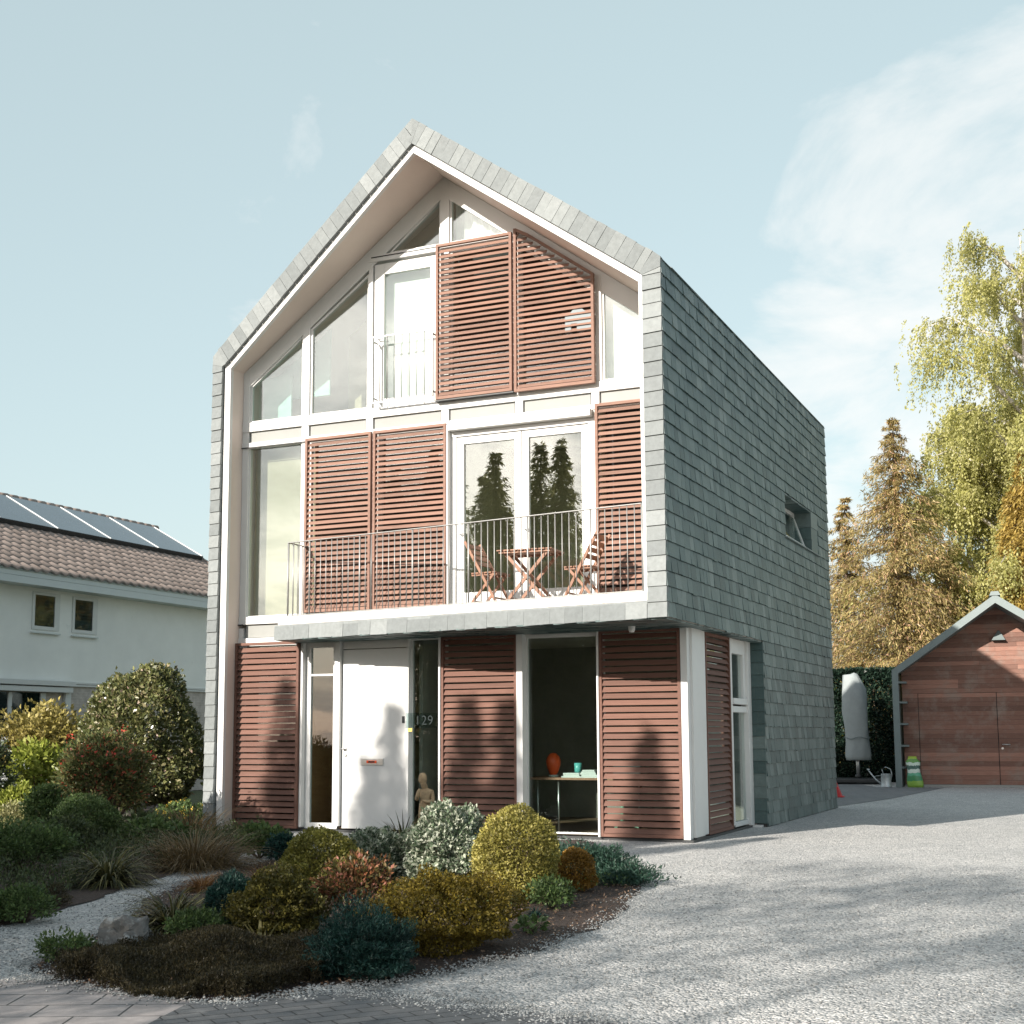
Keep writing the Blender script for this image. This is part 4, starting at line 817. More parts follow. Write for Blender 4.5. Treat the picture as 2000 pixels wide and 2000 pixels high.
mb = MB(); mb.prism([gw(.2,.5,-.02),gw(5.3,.5,-.02),gw(5.3,.56,-.02),gw(.2,.56,-.02)], [gw(.2,.5,.055),gw(5.3,.5,.055),gw(5.3,.56,.055),gw(.2,.56,.055)]); mb.build('plinth', M['panel'], G)
# bag leaning by the garage door
t = thing('fertiliser_bag', 'green plastic garden bag leaning against the left end of the garage', 'bag', (7.98, 19.42, 0), R(-5))
def bag_mat():
    m, nt, out = new_mat('green_bag_print'); p = N(nt, 'ShaderNodeBsdfPrincipled'); L(nt, p.outputs[0], out.inputs[0]); s = N(nt, 'ShaderNodeSeparateXYZ'); L(nt, objco(nt), s.inputs[0])
    n = noise(nt, 9, 3, .6, objco(nt)); a = N(nt, 'ShaderNodeMath', operation='MULTIPLY_ADD'); a.inputs[1].default_value = .12; L(nt, n.outputs['Fac'], a.inputs[0]); L(nt, s.outputs[2], a.inputs[2])
    r = ramp(nt, [(.0, (.22, .38, .06)), (.22, (.05, .22, .09)), (.36, (.10, .35, .22)), (.44, (.55, .62, .55)), (.53, (.04, .10, .08)), (.62, (.5, .58, .5)), (.7, (.10, .25, .05)), (.8, (.30, .42, .05))], 'CONSTANT'); L(nt, a.outputs[0], r.inputs[0])
    L(nt, r.outputs[0], p.inputs['Base Color']); p.inputs['Roughness'].default_value = .35; return m
mb = MB(); nu, nv = 12, 12; ring = []
for j in range(nv+1):
    v = j/nv; z = v*.80; wd = .20+.02*math.sin(v*9)-(.07 if v > .85 else 0)-.03*v; th = .085*math.sin(math.pi*min(1, v*.9+.12))**.6+.012; lean = .10*v
    ring.append([(wd*math.cos(2*math.pi*k/nu)-.08*v, th*math.sin(2*math.pi*k/nu)+lean, z) for k in range(nu)])
vs = [p for r_ in ring for p in r_]; fs = [(j*nu+k, j*nu+(k+1) % nu, (j+1)*nu+(k+1) % nu, (j+1)*nu+k) for j in range(nv) for k in range(nu)]+[tuple(range(nu)), tuple(nv*nu+k for k in range(nu))]
mb.add(vs, fs, True); mb.build('sack', bag_mat(), t)
# covered parasol
t = thing('covered_parasol', 'closed garden parasol under a pale grey canvas cover on a dark base', 'parasol', (6.15, 21.6, 0), R(10))
mb = MB(); prof = [(.0,3.12),(.09,3.08),(.30,2.86),(.345,2.45),(.335,2.0),(.32,1.6),(.31,1.25),(.33,.95),(.345,.78),(.335,.66),(.31,.655)]; n = 26; vs = []
for r_, z in prof:
    for k in range(n):
        a = 2*math.pi*k/n; f = 1+.08*math.sin(3*a+z*2.2)+.05*math.sin(7*a-z*4)+.02*math.sin(13*a+z*9); lean = -.07*(3-z)*.0
        vs.append((r_*math.cos(a)*f-.05*(z-.7)*.2+(.0 if z > 2.7 else 0), r_*.7*math.sin(a)*f, z-.20*(math.cos(a) if z > 2.7 and r_ > .1 else 0)))
mb.add(vs, [(i*n+k, i*n+(k+1) % n, (i+1)*n+(k+1) % n, (i+1)*n+k) for i in range(len(prof)-1) for k in range(n)], True); mb.build('cover', M['canvas'], t)
mb = MB(); mb.tube([(.345*math.cos(2*math.pi*k/26)*(1+.02), .26*math.sin(2*math.pi*k/26), 1.28+.03*math.sin(k)) for k in range(27)], .012, 5); mb.build('strap', M['garagetrim'], t)
mb = MB(); mb.tube([(0,0,.1),(0,0,1.0)], .055, 14); mb.build('pole', M['steel'], t); mb = MB(); mb.box(-.95, .75, -.45, .45, .03, .16); mb.build('base', M['black'], t, .03); mb = MB(); mb.tube([(0,0,.15),(0,0,.26)], .09, 14); mb.build('pole_socket', M['black'], t)
# watering can
t = thing('watering_can', 'zinc watering can standing left of the garage', 'watering can', (7.14, 19.25, 0), R(8)); mb = MB(); mb.lathe([(0,.0),(.135,.0),(.14,.02),(.135,.03),(.125,.34),(.13,.35),(.115,.35),(.11,.04)], (.12,0,0), 20); mb.build('body', M['zinc'], t)
mb = MB(); mb.tube([(0,0,.08),(-.14,0,.2),(-.32,0,.44)], [.03,.022,.016], 10); mb.lathe([(.016,0),(.045,.05),(0,.055)], (-.32,0,.43), 10); mb.build('spout', M['zinc'], t)
mb = MB(); mb.tube([(.06,0,.34),(.02,0,.46),(.12,0,.53),(.24,0,.47),(.27,0,.34),(.25,0,.2)], .011, 8); mb.tube([(-.2,0,.28),(-.05,0,.30),(.02,0,.31)], .007, 6); mb.build('handle', M['zinc'], t)
mb = MB(); mb.prism([(-.11,-.1,0),(.13,-.1,0),(.13,.1,0),(-.11,.1,0)], [(-.05,-.04,.38),(-.005,-.04,.38),(-.005,.03,.38),(-.05,.03,.38)]); mb.box(-.15, .16, -.13, .13, 0, .03); o = mb.build('traffic_cone', M['redplastic'], None, .01, (7.06, 13.4, .0)); tag(o, 'small red plastic cone peeping out behind the rear corner of the slate wall', 'cone')

# ------------------------------------------------------------------ neighbour's house
NH = thing('neighbour_house', 'white rendered house with brown tiled roof and solar panels at the left', 'house', (-9.5, 0, 0))
S = .55; yA, yB = -8, 15.2
mb = MB(); mb.box(-9, 0, yA, yB-.3, 2.69, 4.95); mb.build('wall', M['nwall'], NH); mb = MB(); mb.box(-8.98, -.03, yA, yB-.3, 0, 2.66); mb.build('wall', M['nbrick'], NH)
mb = MB(); mb.box(-9.05, .03, yA, yB-.25, 2.655, 2.70); mb.box(-9.05, .02, yA, yB-.25, 2.60, 2.645); mb.build('band', M['nwhite'], NH)
mb = MB(); mb.box(.0, .45, yA, yB, 4.80, 5.12); mb.box(.451, .47, yA, yB, 4.80, 4.955); mb.box(.452, .468, yA, yB, 4.965, 5.13); mb.build('fascia', M['nfascia'], NH)
rz = lambda X: 5.13-S*(X-.5)                           # roof height over local X
XR = -4.2
mb = MB(); mb.prism([(.5,yA,rz(.5)-.04),(XR,yA,rz(XR)-.04),(XR,yA,rz(XR)-.3),(.3,yA,rz(.5)-.2)], [(.5,yB,rz(.5)-.04),(XR,yB,rz(XR)-.04),(XR,yB,rz(XR)-.3),(.3,yB,rz(.5)-.2)]); mb.prism([(XR,yA,rz(XR)-.04),(2*XR-.5,yA,rz(.5)-.04),(2*XR-.3,yA,rz(.5)-.2),(XR,yA,rz(XR)-.3)],[(XR,yB,rz(XR)-.04),(2*XR-.5,yB,rz(.5)-.04),(2*XR-.3,yB,rz(.5)-.2),(XR,yB,rz(XR)-.3)])
mb.xz([(-8.9,4.9),(-.05,4.9),(XR,rz(XR)-.3)], yB-.32, yB-.3); mb.build('roof_deck', M['nfascia'], NH)
# pantiles: rows of individually stepped, waved tiles
V = []; F = []; rows = 16; dx = (.5-XR)/rows; tw = .30; nt_ = int((yB-yA)/tw); k = 5
for r_ in range(rows):
    x0 = .52-r_*dx; x1 = x0-dx-.04
    for c in range(nt_):
        o0 = len(V); j = random.uniform(-.004, .004)
        for q in range(k+1):
            y = yA+(c+q/k)*tw*.999; hgt = .028*math.cos(2*math.pi*q/k)
            V.append((x0, y, rz(x0)+.035+hgt+j)); V.append((x1, y, rz(x1)+.006+hgt+j))
            V.append((x0, y, rz(x0)-.01+hgt+j))
        for q in range(k):
            a = o0+q*3; F.append((a, a+1, a+4, a+3)); F.append((a+2, a, a+3, a+5))
o = fast_mesh('roof_tiles', np.array(V), np.array(F), M['tiles'], NH, True)
mb = MB(); y = float(yA)
while y < yB:
    mb.tube([(XR,y,rz(XR)+.02),(XR,y+.36,rz(XR)+.035)], .10, 10); y += .34
x = .5
while x > XR:
    mb.bar((x,yB-.06,rz(x)+.05),(x-.33,yB-.06,rz(x-.33)+.035), .16, .05); x -= .3
mb.build('ridge_tiles', M['tiles'], NH)
pw = 1.98; ys = 15.0-5*pw
for i in range(5):
    a, b = ys+i*pw, ys+(i+1)*pw-.03; xt, xb = -3.95, -2.15
    nx_, nz_ = S/math.hypot(1,S), 1/math.hypot(1,S)
    P = lambda X, y, o: (X+nx_*o, y, rz(X)+nz_*o)
    mb = MB(); mb.hexa([P(xb,a,.10),P(xb,b,.10),P(xt,b,.10),P(xt,a,.10)], [P(xb,a,.145),P(xb,b,.145),P(xt,b,.145),P(xt,a,.145)]); pn = mb.build('solar_panel', M['solar'], NH)
    mb = MB(); mb.bar(P(xb,b+.005,.150),P(xt,b+.005,.150), .045, .02); mb.build('panel_edge', M['nwhite'], pn)
mb = MB(); mb.prism([P(-2.13,ys,.02),P(-2.13,15.0,.02),P(-2.2,15.0,.02),P(-2.2,ys,.02)], [P(-2.13,ys,.14),P(-2.13,15.0,.14),P(-2.2,15.0,.14),P(-2.2,ys,.14)]); mb.build('panel_rail', M['black'], NH)
for a, b in ((6.06, 6.93), (7.35, 8.2)):
    mb = MB(); z0, z1 = 3.86, 4.72; mb.box(-.02, .03, a, a+.07, z0, z1); mb.box(-.02, .03, b-.17, b-.1, z0, z1); mb.box(-.02, .03, a+.07, b-.17, z1-.07, z1); mb.box(-.02, .03, a+.07, b-.17, z0, z0+.08); mb.box(-.04, .02, b-.1, b, z0, z1)
    w = mb.build('window', M['nwhite'], NH); g = MB(); g.box(-.0, .008, a+.07, b-.17, z0+.08, z1-.07); g.build('pane', M['nglass'], w); g = MB()
    for q in range(9): g.box(-.002, .0, a+.07, b-.17, z0+.1+q*.075, z0+.14+q*.075)
    g.box(.001, .003, a+.05, b-.15, z0+.02, z1-.02) if False else None
    g.build('blind', M['nfascia'], w); mb = MB(); mb.box(-.0, .07, a-.04, b+.0, z0-.09, z0-.06); mb.build('sill', M['nfascia'], w)
mb = MB(); mb.box(.0, .17, 2, 7.3, 2.44, 2.56); mb.box(.0, .20, 2, 7.36, 2.585, 2.70); mb.build('shutter_box', M['nwhite'], NH, .008); mb = MB(); mb.box(-.04, .05, 7.18, 7.36, 2.06, 2.44); mb.build('bracket', M['nwhite'], NH)
mb = MB(); mb.box(-.04, .02, 6.42, 6.58, 1.0, 2.42); mb.box(-.04, .02, 5.44, 5.55, 1.0, 2.42); mb.box(-.04, .02, 2, 6.42, .9, 1.02); w = mb.build('window', M['nwhite'], NH); g = MB(); g.box(-.02, -.012, 5.55, 6.42, 1.02, 2.42); g.box(-.02, -.012, 3.5, 5.44, 1.02, 2.42); g.build('pane', M['nglass'], w)

# ------------------------------------------------------------------ planting (front bed)
clipped('box_ball', 'yellow-green clipped ball shrub behind the red-leaved shrub, nearest the front door path', 6.05, -6.35, .72, .58, 11000, .028, 'l_box', group='clipped ball shrubs')
clipped('box_ball', 'largest golden-yellow clipped ball shrub, right of the pale variegated shrub', 8.03, -6.38, .75, .80, 16000, .027, 'l_gold', group='clipped ball shrubs', lump=.05)
clipped('box_ball', 'small orange-brown clipped ball shrub right of the big golden ball', 8.23, -5.45, .38, .40, 6000, .022, 'l_orange', group='clipped ball shrubs')
clipped('box_ball', 'dull green clipped ball at the left below the red-tipped shrub', .81, -3.55, .86, .68, 11000, .03, 'l_green', group='clipped ball shrubs')
clipped('variegated_shrub', 'smaller cream and green variegated shrub right of the yellow-green ball', 6.19, -5.53, .56, .54, 6000, .04, 'l_euon', lump=.14, group='variegated shrubs')
clipped('variegated_shrub', 'larger silvery variegated shrub left of the big golden ball', 6.90, -5.40, .80, .70, 11000, .04, 'l_euon', lump=.12, group='variegated shrubs')
t = clipped('creeping_juniper', 'dark green creeping juniper at the gravel edge under the study window', 7.95, -4.4, .95, .36, 5200, .05, 'l_jun', lump=.3, freq=4., ratio=.25, up=.5, depth=.55)
clipped('creeping_juniper', 'dark green creeping juniper tip trailing towards the drive', 8.45, -4.75, .6, .2, 2200, .045, 'l_jun', lump=.3, freq=4., ratio=.25, up=.5, depth=.55)
loose('low_plant', 'low olive-green plant in bare soil below the big golden ball', 8.49, -6.67, .42, .22, 60, 26, .035, 'l_green', cr=.3)
blades('grass_tuft', 'small blue-green tuft in the bare soil near the drive', 8.56, -7.18, .2, .12, 160, .006, 'l_teal')
loose('seedling', 'sparse pale green seedling right of the golden spreading shrub', 8.86, -8.0, .22, .11, 14, 5, .06, 'l_green', cr=.2, ratio=.6)
clipped('spreading_shrub', 'wide golden spreading shrub with tiny leaves beside the gravel', 8.62, -8.9, .95, .54, 26000, .022, 'l_spread', lump=.2, up=.15, depth=.3)
clipped('blue_juniper', 'blue-green feathery juniper at the front edge of the bed', 8.62, -9.95, .66, .35, 18000, .030, 'l_teal', lump=.24, freq=4., ratio=.22, up=.6, depth=.45)
clipped('blue_juniper', 'dark teal juniper mound right of the lower strap-leaved clump', 6.86, -8.85, .38, .42, 9000, .030, 'l_teal', lump=.14, ratio=.22, up=.6, depth=.35)
loose('nandina', 'red and bronze leaved shrub in the middle of the bed', 7.56, -8.25, .64, .53, 110, 30, .045, 'l_nandina', cr=.2, ratio=.42)
clipped('box_mound', 'dark golden-green mound in front of the red-leaved shrub', 7.33, -8.94, .60, .46, 13000, .024, 'l_goldgreen', lump=.19)
blades('grass_tuft', 'orange dried grass tuft left of the yellow-green ball', 5.35, -6.2, .36, .24, 420, .006, 'l_straw', droop=.5)
blades('grass_tuft', 'second orange dried grass tuft further left by the gravel path', 5.0, -6.7, .4, .14, 420, .006, 'l_straw', droop=.7)
blades('iris_clump', 'pale upright spear leaves in front of the dark golden mound', 7.43, -9.28, .22, .20, 22, .022, 'l_hosta', droop=.25, cat='plant')
blades('strap_clump', 'upper strap-leaved clump left of the gravel path', 3.88, -6.68, .74, .52, 520, .013, 'l_strap', droop=1., group='strap-leaved clumps')
blades('strap_clump', 'lower strap-leaved clump right of the gravel path, above the rock', 6.46, -8.98, .58, .47, 520, .011, 'l_strap', droop=1., group='strap-leaved clumps')
loose('low_plant', 'low green plant between the rock and the teal juniper mound', 6.90, -9.28, .40, .20, 60, 40, .03, 'l_green', cr=.3)
loose('low_plant', 'low green plant left of the rock at the path edge', 6.55, -10.2, .36, .14, 50, 30, .028, 'l_green', cr=.3)
blades('brown_grass', 'broad clump of brown grass near the left corner post of the house', 3.6, -5.0, 1.05, .44, 1500, .007, 'l_brown', droop=.8, spread=.9)
blades('brown_grass', 'small brown grass clump against the left end of the house wall', 1.0, -1.7, .8, .55, 700, .008, 'l_brown', droop=.6, spread=.9)
loose('geranium', 'dark green leafy perennial under the left shutter', 3.55, -3.7, .7, .36, 90, 30, .05, 'l_green', cr=.22, ratio=.8)
loose('geranium', 'bluish leafy perennial right of the dark green one under the door', 4.2, -4.2, .42, .30, 50, 30, .04, 'l_teal', cr=.25, ratio=.8)
blades('iris_clump', 'brownish green sword-leaf clump at the feet of the statue', 4.78, -2.44, .55, .52, 240, .014, 'l_strap', droop=.55, cat='plant')
# rock
bm = bmesh.new(); bmesh.ops.create_icosphere(bm, subdivisions=4, radius=1)
from mathutils import noise as mn
for v in bm.verts:
    p = v.co.copy(); d = 1+.30*mn.noise(p*1.3)+.16*mn.noise(p*3.1)+.06*mn.noise(p*8); q = p*d; q.x = max(-.78, min(.85, q.x)); q.z = min(.95, q.z); v.co = Vector((q.x*.20, q.y*.15, max(-.02, q.z*.155+.09+.05*mn.noise(p*2.2+Vector((3,1,2))))))
me = bpy.data.meshes.new('rock'); bm.to_mesh(me); bm.free(); me.materials.append(M['rock']); o = bpy.data.objects.new('rock', me); COL.objects.link(o); o.location = (6.76, -9.84, 0); o.rotation_euler = (0,0,.4); tag(o, 'weathered grey rock with pale lichen at the edge of the gravel path', 'rock')
# heath mat at the front
def mat_cover(name, label, poly, n, h, ln, mat, cat):
    poly = wob(poly, .09, 5); p = np.array(poly); lo, hi = p.min(0), p.max(0); x = rng.uniform(lo[0], hi[0], n*3); y = rng.uniform(lo[1], hi[1], n*3); ok = inside(x, y, poly); x, y = x[ok][:n], y[ok][:n]
    f = lump_field(8, .42, 7.); hz = h*np.clip(f(np.stack([x, y, 0*x], 1)), .2, 1.8)
    z = hz*rng.random(len(x))**.6; D = rng.normal(size=(len(x), 3))*.6+np.array([0, 0, .9]); lnv = ln*rng.uniform(.5, 1.3, len(x))
    return tag(leaves(name, np.stack([x, y, z], 1), D, lnv, lnv*.32, M[mat], None), label, cat, kind='stuff')
mat_cover('ground_cover', 'sparse green weeds and seedlings between the shrubs of the front bed', [(8.4,-6.0),(8.6,-4.9),(7.6,-3.6),(6.4,-3.6),(5.2,-4.6),(5.0,-6.4),(6.0,-7.6),(7.2,-7.4),(8.0,-7.6)], 7000, .10, .035, 'l_green', 'ground cover')
mat_cover('heath_mat', 'low dark brown heath covering the front of the bed', [(7.1,-10.78),(7.55,-10.93),(8.0,-10.97),(8.4,-10.9),(8.5,-10.4),(8.35,-9.75),(7.75,-9.5),(7.2,-9.55),(6.9,-9.9),(6.75,-10.4)], 140000, .12, .020, 'l_heath', 'ground cover')
mat_cover('heath_mat', 'flat brown moss mat on the far side of the gravel path', [(4.95,-9.0),(4.6,-8.0),(4.2,-7.6),(3.8,-8.4),(4.3,-9.3)], 26000, .09, .02, 'l_heath', 'ground cover')
mat_cover('ground_cover', 'dark green low ground cover under the left garden shrubs', [(4.9,-9.1),(3.9,-6.9),(3.3,-4.6),(1.8,-1.2),(-.3,-.6),(-4,-1),(-6,-3),(-2,-9.5),(3,-10.8)], 60000, .22, .05, 'l_dark', 'ground cover')
# left garden
loose('red_tip_shrub', 'dark shrub with scarlet leaf tips in front of the tall rounded bush', -.15, -2.13, 1.35, 1.5, 170, 60, .075, 'l_red', cr=.19, ratio=.4, extra=('l_redtip', 15, .05))
t = clipped('camellia', 'tall rounded evergreen bush with pale pink blossoms beside the neighbour\'s house', -2.75, 1.72, 1.95, 2.66, 20000, .08, 'l_camel', lump=.09, ratio=.55, depth=.2, extra=('l_varieg', 26, .035))
loose('laurel', 'bright yellow-green large-leaved shrub at the far left', -2.55, -.86, 1.0, 1.36, 90, 34, .10, 'l_large', cr=.2, ratio=.55)
loose('laurel', 'second yellow-green shrub lower at the far left below the bright one', -1.6, -2.2, .8, .72, 70, 36, .075, 'l_large', cr=.2, ratio=.55)
loose('orange_maple', 'orange-yellow leafy bush against the neighbour\'s window', -6.2, 2.9, 2.2, 2.05, 190, 44, .09, 'l_maple', cr=.2, ratio=.6)
loose('laurel', 'dark green leafy bush between the orange bush and the tall rounded bush', -4.4, 2.4, 1.3, 1.5, 90, 50, .09, 'l_green', cr=.2, ratio=.55)
loose('lilac', 'shrub with grey-white flower heads cut off by the left edge', -2.45, -2.0, .75, 1.42, 70, 46, .07, 'l_dark', cr=.2, extra=('l_flowerw', 70, .032))
loose('azalea', 'mid-green bush left of the dull green ball', -.25, -3.10, .62, .8, 90, 44, .05, 'l_green', cr=.2)
loose('cream_shrub', 'low cream-edged leafy shrub at the far left edge', -1.0, -2.75, .85, .5, 80, 50, .05, 'l_varieg', cr=.25, ratio=.6)
loose('dark_shrub', 'spreading dark green shrub at the left edge in shade', 2.3, -6.2, 1.15, .52, 140, 60, .04, 'l_green', cr=.2)
loose('dark_shrub', 'low dark green shrub in deep shade below the dull green ball', 1.4, -4.6, .9, .45, 90, 60, .045, 'l_dark', cr=.22)
loose('low_plant', 'pale green low plant beside the near end of the gravel path', 5.0, -8.95, .5, .24, 90, 40, .032, 'l_green', cr=.25)
loose('marigold', 'low plant with yellow flowers beside the left wall of the house', -.76, .40, .95, .36, 60, 30, .06, 'l_green', extra=('l_flowery', 60, .022))
loose('marigold', 'yellow-green lit foliage in the gap between the tall bush and the house', -2.2, 3.6, .9, 1.6, 70, 34, .09, 'l_large', cr=.2)
loose('hosta', 'dark leafy perennial right of the dull green ball', .9, -2.4, .7, .36, 50, 26, .08, 'l_dark', cr=.25, ratio=.7)
loose('hosta', 'leafy perennial with soft green leaves beside the brown grass', 1.9, -3.6, .8, .4, 60, 34, .06, 'l_green', cr=.25, ratio=.7)
mb = MB(); mb.tube([(0,0,0),(-.03,.0,.12),(-.05,.02,.28)], [.012,.011,.006], 6); o = mb.build('twig', M['stick'], None, 0, (.55,-2.6,.2)); tag(o, 'short pale bare twig sticking up among dark leaves', 'twig')

# ------------------------------------------------------------------ trees
def conifer(name, label, x, y, h, Rr, mat, whorls, nb, tw, ln, zlo=.08, droop=.35, group=None, power=.8, trunk_r=None, ragged=.25, ratio=.3, thin=0., dens=7):
    t = thing(name, label, 'tree', (x, y, 0), random.uniform(0, 6), group); mb = MB(); tr = trunk_r or h*.014
    mb.tube([(0,0,0),(.05,.02,h*.5),(0,0,h*.98)], [tr, tr*.6, .015], 8); P = []; D = []
    for i in range(whorls):
        f = i/(whorls-1); z = h*(zlo+(1-zlo)*f**.95)*.985; r0 = Rr*(1-(z/h-zlo)/(1-zlo))**power+.05
        for b in range(nb if f < .85 else max(3, nb-2)):
            if random.random() < thin: continue
            a = random.uniform(0, 6.28); r = r0*random.uniform(1-ragged, 1+ragged*.4); m = max(3, int(tw*r/Rr)+2)
            tip = Vector((math.cos(a)*r, math.sin(a)*r, -droop*r*.8+.12*r)); pts = []
            for q in range(m):
                s = (q+random.random())/m; pts.append((tip.x*s, tip.y*s, z+tip.z*s*s+.10*r*s*(1-s)*4*.4))
            if r > .6 and random.random() < .6: mb.tube([(0,0,z), pts[m//2], pts[-1]], [.02*h/10, .012*h/10, .004], 4, False)
            for (px, py, pz) in pts:
                for k in range(dens):
                    sd = random.choice((-1, 1)); ww = .16*r; P.append((px+random.gauss(0,ww*.5), py+random.gauss(0,ww*.5), pz+random.gauss(-.04,.08)*min(1,r))); D.append((math.cos(a)*.6-sd*math.sin(a)*.9*random.random(), math.sin(a)*.6+sd*math.cos(a)*.9*random.random(), random.uniform(-1.3, .1)))
    P = np.array(P); D = np.array(D); P[:, 2] = np.maximum(P[:, 2], .05); lnv = ln*rng.uniform(.6, 1.3, len(P))
    leaves('crown', P, D+rng.normal(size=D.shape)*.25, lnv, lnv*ratio, M[mat], t, rng.normal(size=P.shape)*.6+np.array([0, 0, 1.])); mb.build('trunk', M['bark'], t); return t
def weeping(name, label, x, y, h, Rr, limbs, strands, mat, ln=.085, group=None, zlo=.25, hang=(.6, 2.4), per=26, bark='barkpale'):
    t = thing(name, label, 'tree', (x, y, 0), 0, group); mb = MB(); mb.tube([(0,0,0),(.1,.05,h*.35),(-.05,.1,h*.7),(0,.05,h*.97)], [h*.014, h*.011, h*.006, .02], 9); P = []; D = []
    for i in range(limbs):
        f = (i+random.random()*.5)/limbs; z0 = h*(zlo+(.93-zlo)*f); a = i*2.4+random.uniform(-.4, .4); r = Rr*(1-.62*f**1.3)*random.uniform(.75, 1.08); rise = random.uniform(.35, .75)*r
        pts = [Vector((0,0,z0)), Vector((math.cos(a)*r*.35, math.sin(a)*r*.35, z0+rise*.6)), Vector((math.cos(a+.15)*r*.72, math.sin(a+.15)*r*.72, z0+rise*.95)), Vector((math.cos(a+.2)*r, math.sin(a+.2)*r, z0+rise*.75))]
        mb.tube(pts, [h*.005, h*.0035, .022, .008], 6, False)
        for s in range(strands):
            u = random.random()**.6*3; q = min(2, int(u)); p = pts[q].lerp(pts[q+1], u-q)+Vector((random.gauss(0,.32), random.gauss(0,.32), random.gauss(.05,.22))); hl = random.uniform(*hang)*(.4+.6*u/3); sx, sy = random.gauss(math.cos(a)*.25,.2), random.gauss(math.sin(a)*.25,.2)
            for k in range(per):
                v = random.random(); P.append((p.x+sx*v*hl*.6+random.gauss(0,.04), p.y+sy*v*hl*.6+random.gauss(0,.04), p.z-hl*v*(.3+.7*v))); D.append((random.gauss(sx,.5), random.gauss(sy,.5), -1))
    P = np.array(P); D = np.array(D); lnv = ln*rng.uniform(.6, 1.3, len(P)); leaves('crown', P, D+rng.normal(size=D.shape)*.3, lnv, lnv*.55, M[mat], t); mb.build('trunk', M[bark], t); return t
conifer('spruce', 'tall russet spruce with ragged top behind the slate wall of the house', 6.5, 28.6, 12.1, 3.9, 'l_spruce', 50, 10, 16, .16, zlo=.02, droop=.55, ragged=.55, thin=.12, ratio=.2, dens=20)
conifer('spruce', 'smaller russet spruce partly hidden behind the rear corner of the house', 4.3, 31.5, 10.0, 2.9, 'l_spruce', 38, 8, 13, .17, zlo=.02, droop=.5, ragged=.5, ratio=.2, dens=18)
conifer('spruce', 'short bushy russet conifer between the tall spruce and the garage roof', 7.9, 29.5, 7.2, 2.4, 'l_spruce', 30, 8, 12, .16, zlo=.02, droop=.5, ragged=.4, ratio=.2, dens=18)
conifer('golden_cypress', 'dense golden cypress directly behind the garage roof at the right edge', 10.9, 28.6, 11.2, 2.5, 'l_conegold', 52, 12, 14, .18, zlo=.02, droop=.75, ragged=.15, ratio=.26, power=.6, dens=16)
weeping('birch', 'tall weeping birch with yellow-green leaves rising above the garage', 10.7, 31.5, 19.3, 6.0, 40, 85, 'l_birch', zlo=.12, ln=.10, per=36)
weeping('birch', 'lower yellow-green birch filling the gap behind the garage', 9.3, 32.3, 13.0, 4.1, 42, 95, 'l_birch', zlo=.06, hang=(.5, 1.6), ln=.10, per=40)
weeping('birch', 'back birch of paler green filling the gap between the tall birch and the spruce', 11.6, 37.5, 15.5, 5.2, 38, 80, 'l_birch', zlo=.08, ln=.11, per=36)
loose('hazel', 'yellow-green leafy shrub behind the garage roof', 9.6, 27.9, 3.6, 4.6, 150, 60, .13, 'l_birch', cr=.2, ratio=.6)
# hedge and bushes beside the garage
t = thing('hedge', 'tall dark green clipped hedge between the parasol and the garage', 'hedge', (5.9, 23.6, 0)); n = 60000
P = rng.uniform(-1, 1, (n, 3)); f = rng.integers(0, 3, n); s = np.where(rng.random(n) < .5, -1, 1); P[np.arange(n), f] = s*(1-.12*rng.random(n)); P = P*np.array([1.55, .55, 1.62])*lump_field(8, .035, 4.)(P)[:, None]; P[:, 2] += 1.62
leaves('foliage', P, rng.normal(size=P.shape)*.8+np.array([0, -.4, .3]), rng.uniform(.07, .13, n), rng.uniform(.05, .09, n), M['l_ivy'], t); mb = MB()
for i in range(7): xx = -1.3+i*.43; mb.tube([(xx,0,0),(xx+.05,.05,1.4),(xx,0,2.9)], [.04,.03,.01], 6)
mb.build('stem', M['stem'], t)
loose('forsythia', 'bright yellow-green hedge shrub behind the covered parasol', 4.7, 25.6, 2.6, 3.2, 170, 60, .10, 'l_large', cr=.2, extra=('l_flowerw', 50, .05))
for i, (x, y, h, r, lab) in enumerate(((-12, 46, 13, 4.5, 'far tree line behind the house'),)):
    pass
# trees across the street: they only show as reflections in the glass and by the shade they throw
SL_ = 'dark spruce across the front garden, seen only mirrored in the balcony doors'
for x, y, h in ((-3.7,-14.0,9.3),(-2.5,-14.6,8.5),(-1.9,-14.1,9.0),(-.75,-14.4,9.2),(.0,-14.0,9.0),(1.95,-14.3,8.7),(2.7,-14.9,8.1),(-1.35,-15.0,7.9),(.55,-15.2,7.4)):
    conifer('street_spruce', SL_, x, y, h, 1.45, 'l_black', 52, 9, 9, .17, zlo=.05, droop=.4, dens=6, group='spruces across the garden', ragged=.35, ratio=.28)
for x, y, h in ((-16.5,-41,15.6),(-13.6,-39.5,13.9),(-11.2,-42,16.0),(-8.6,-40,13.0),(-6.2,-42,14.6),(-19.4,-40,14.8)):
    conifer('street_spruce', SL_, x, y, h, 2.7, 'l_black', 36, 8, 9, .26, zlo=.04, droop=.4, dens=6, group='spruces across the garden', ragged=.4, ratio=.3)
TL = 'leafy tree across the street outside the photo, throwing dappled shade on the drive'
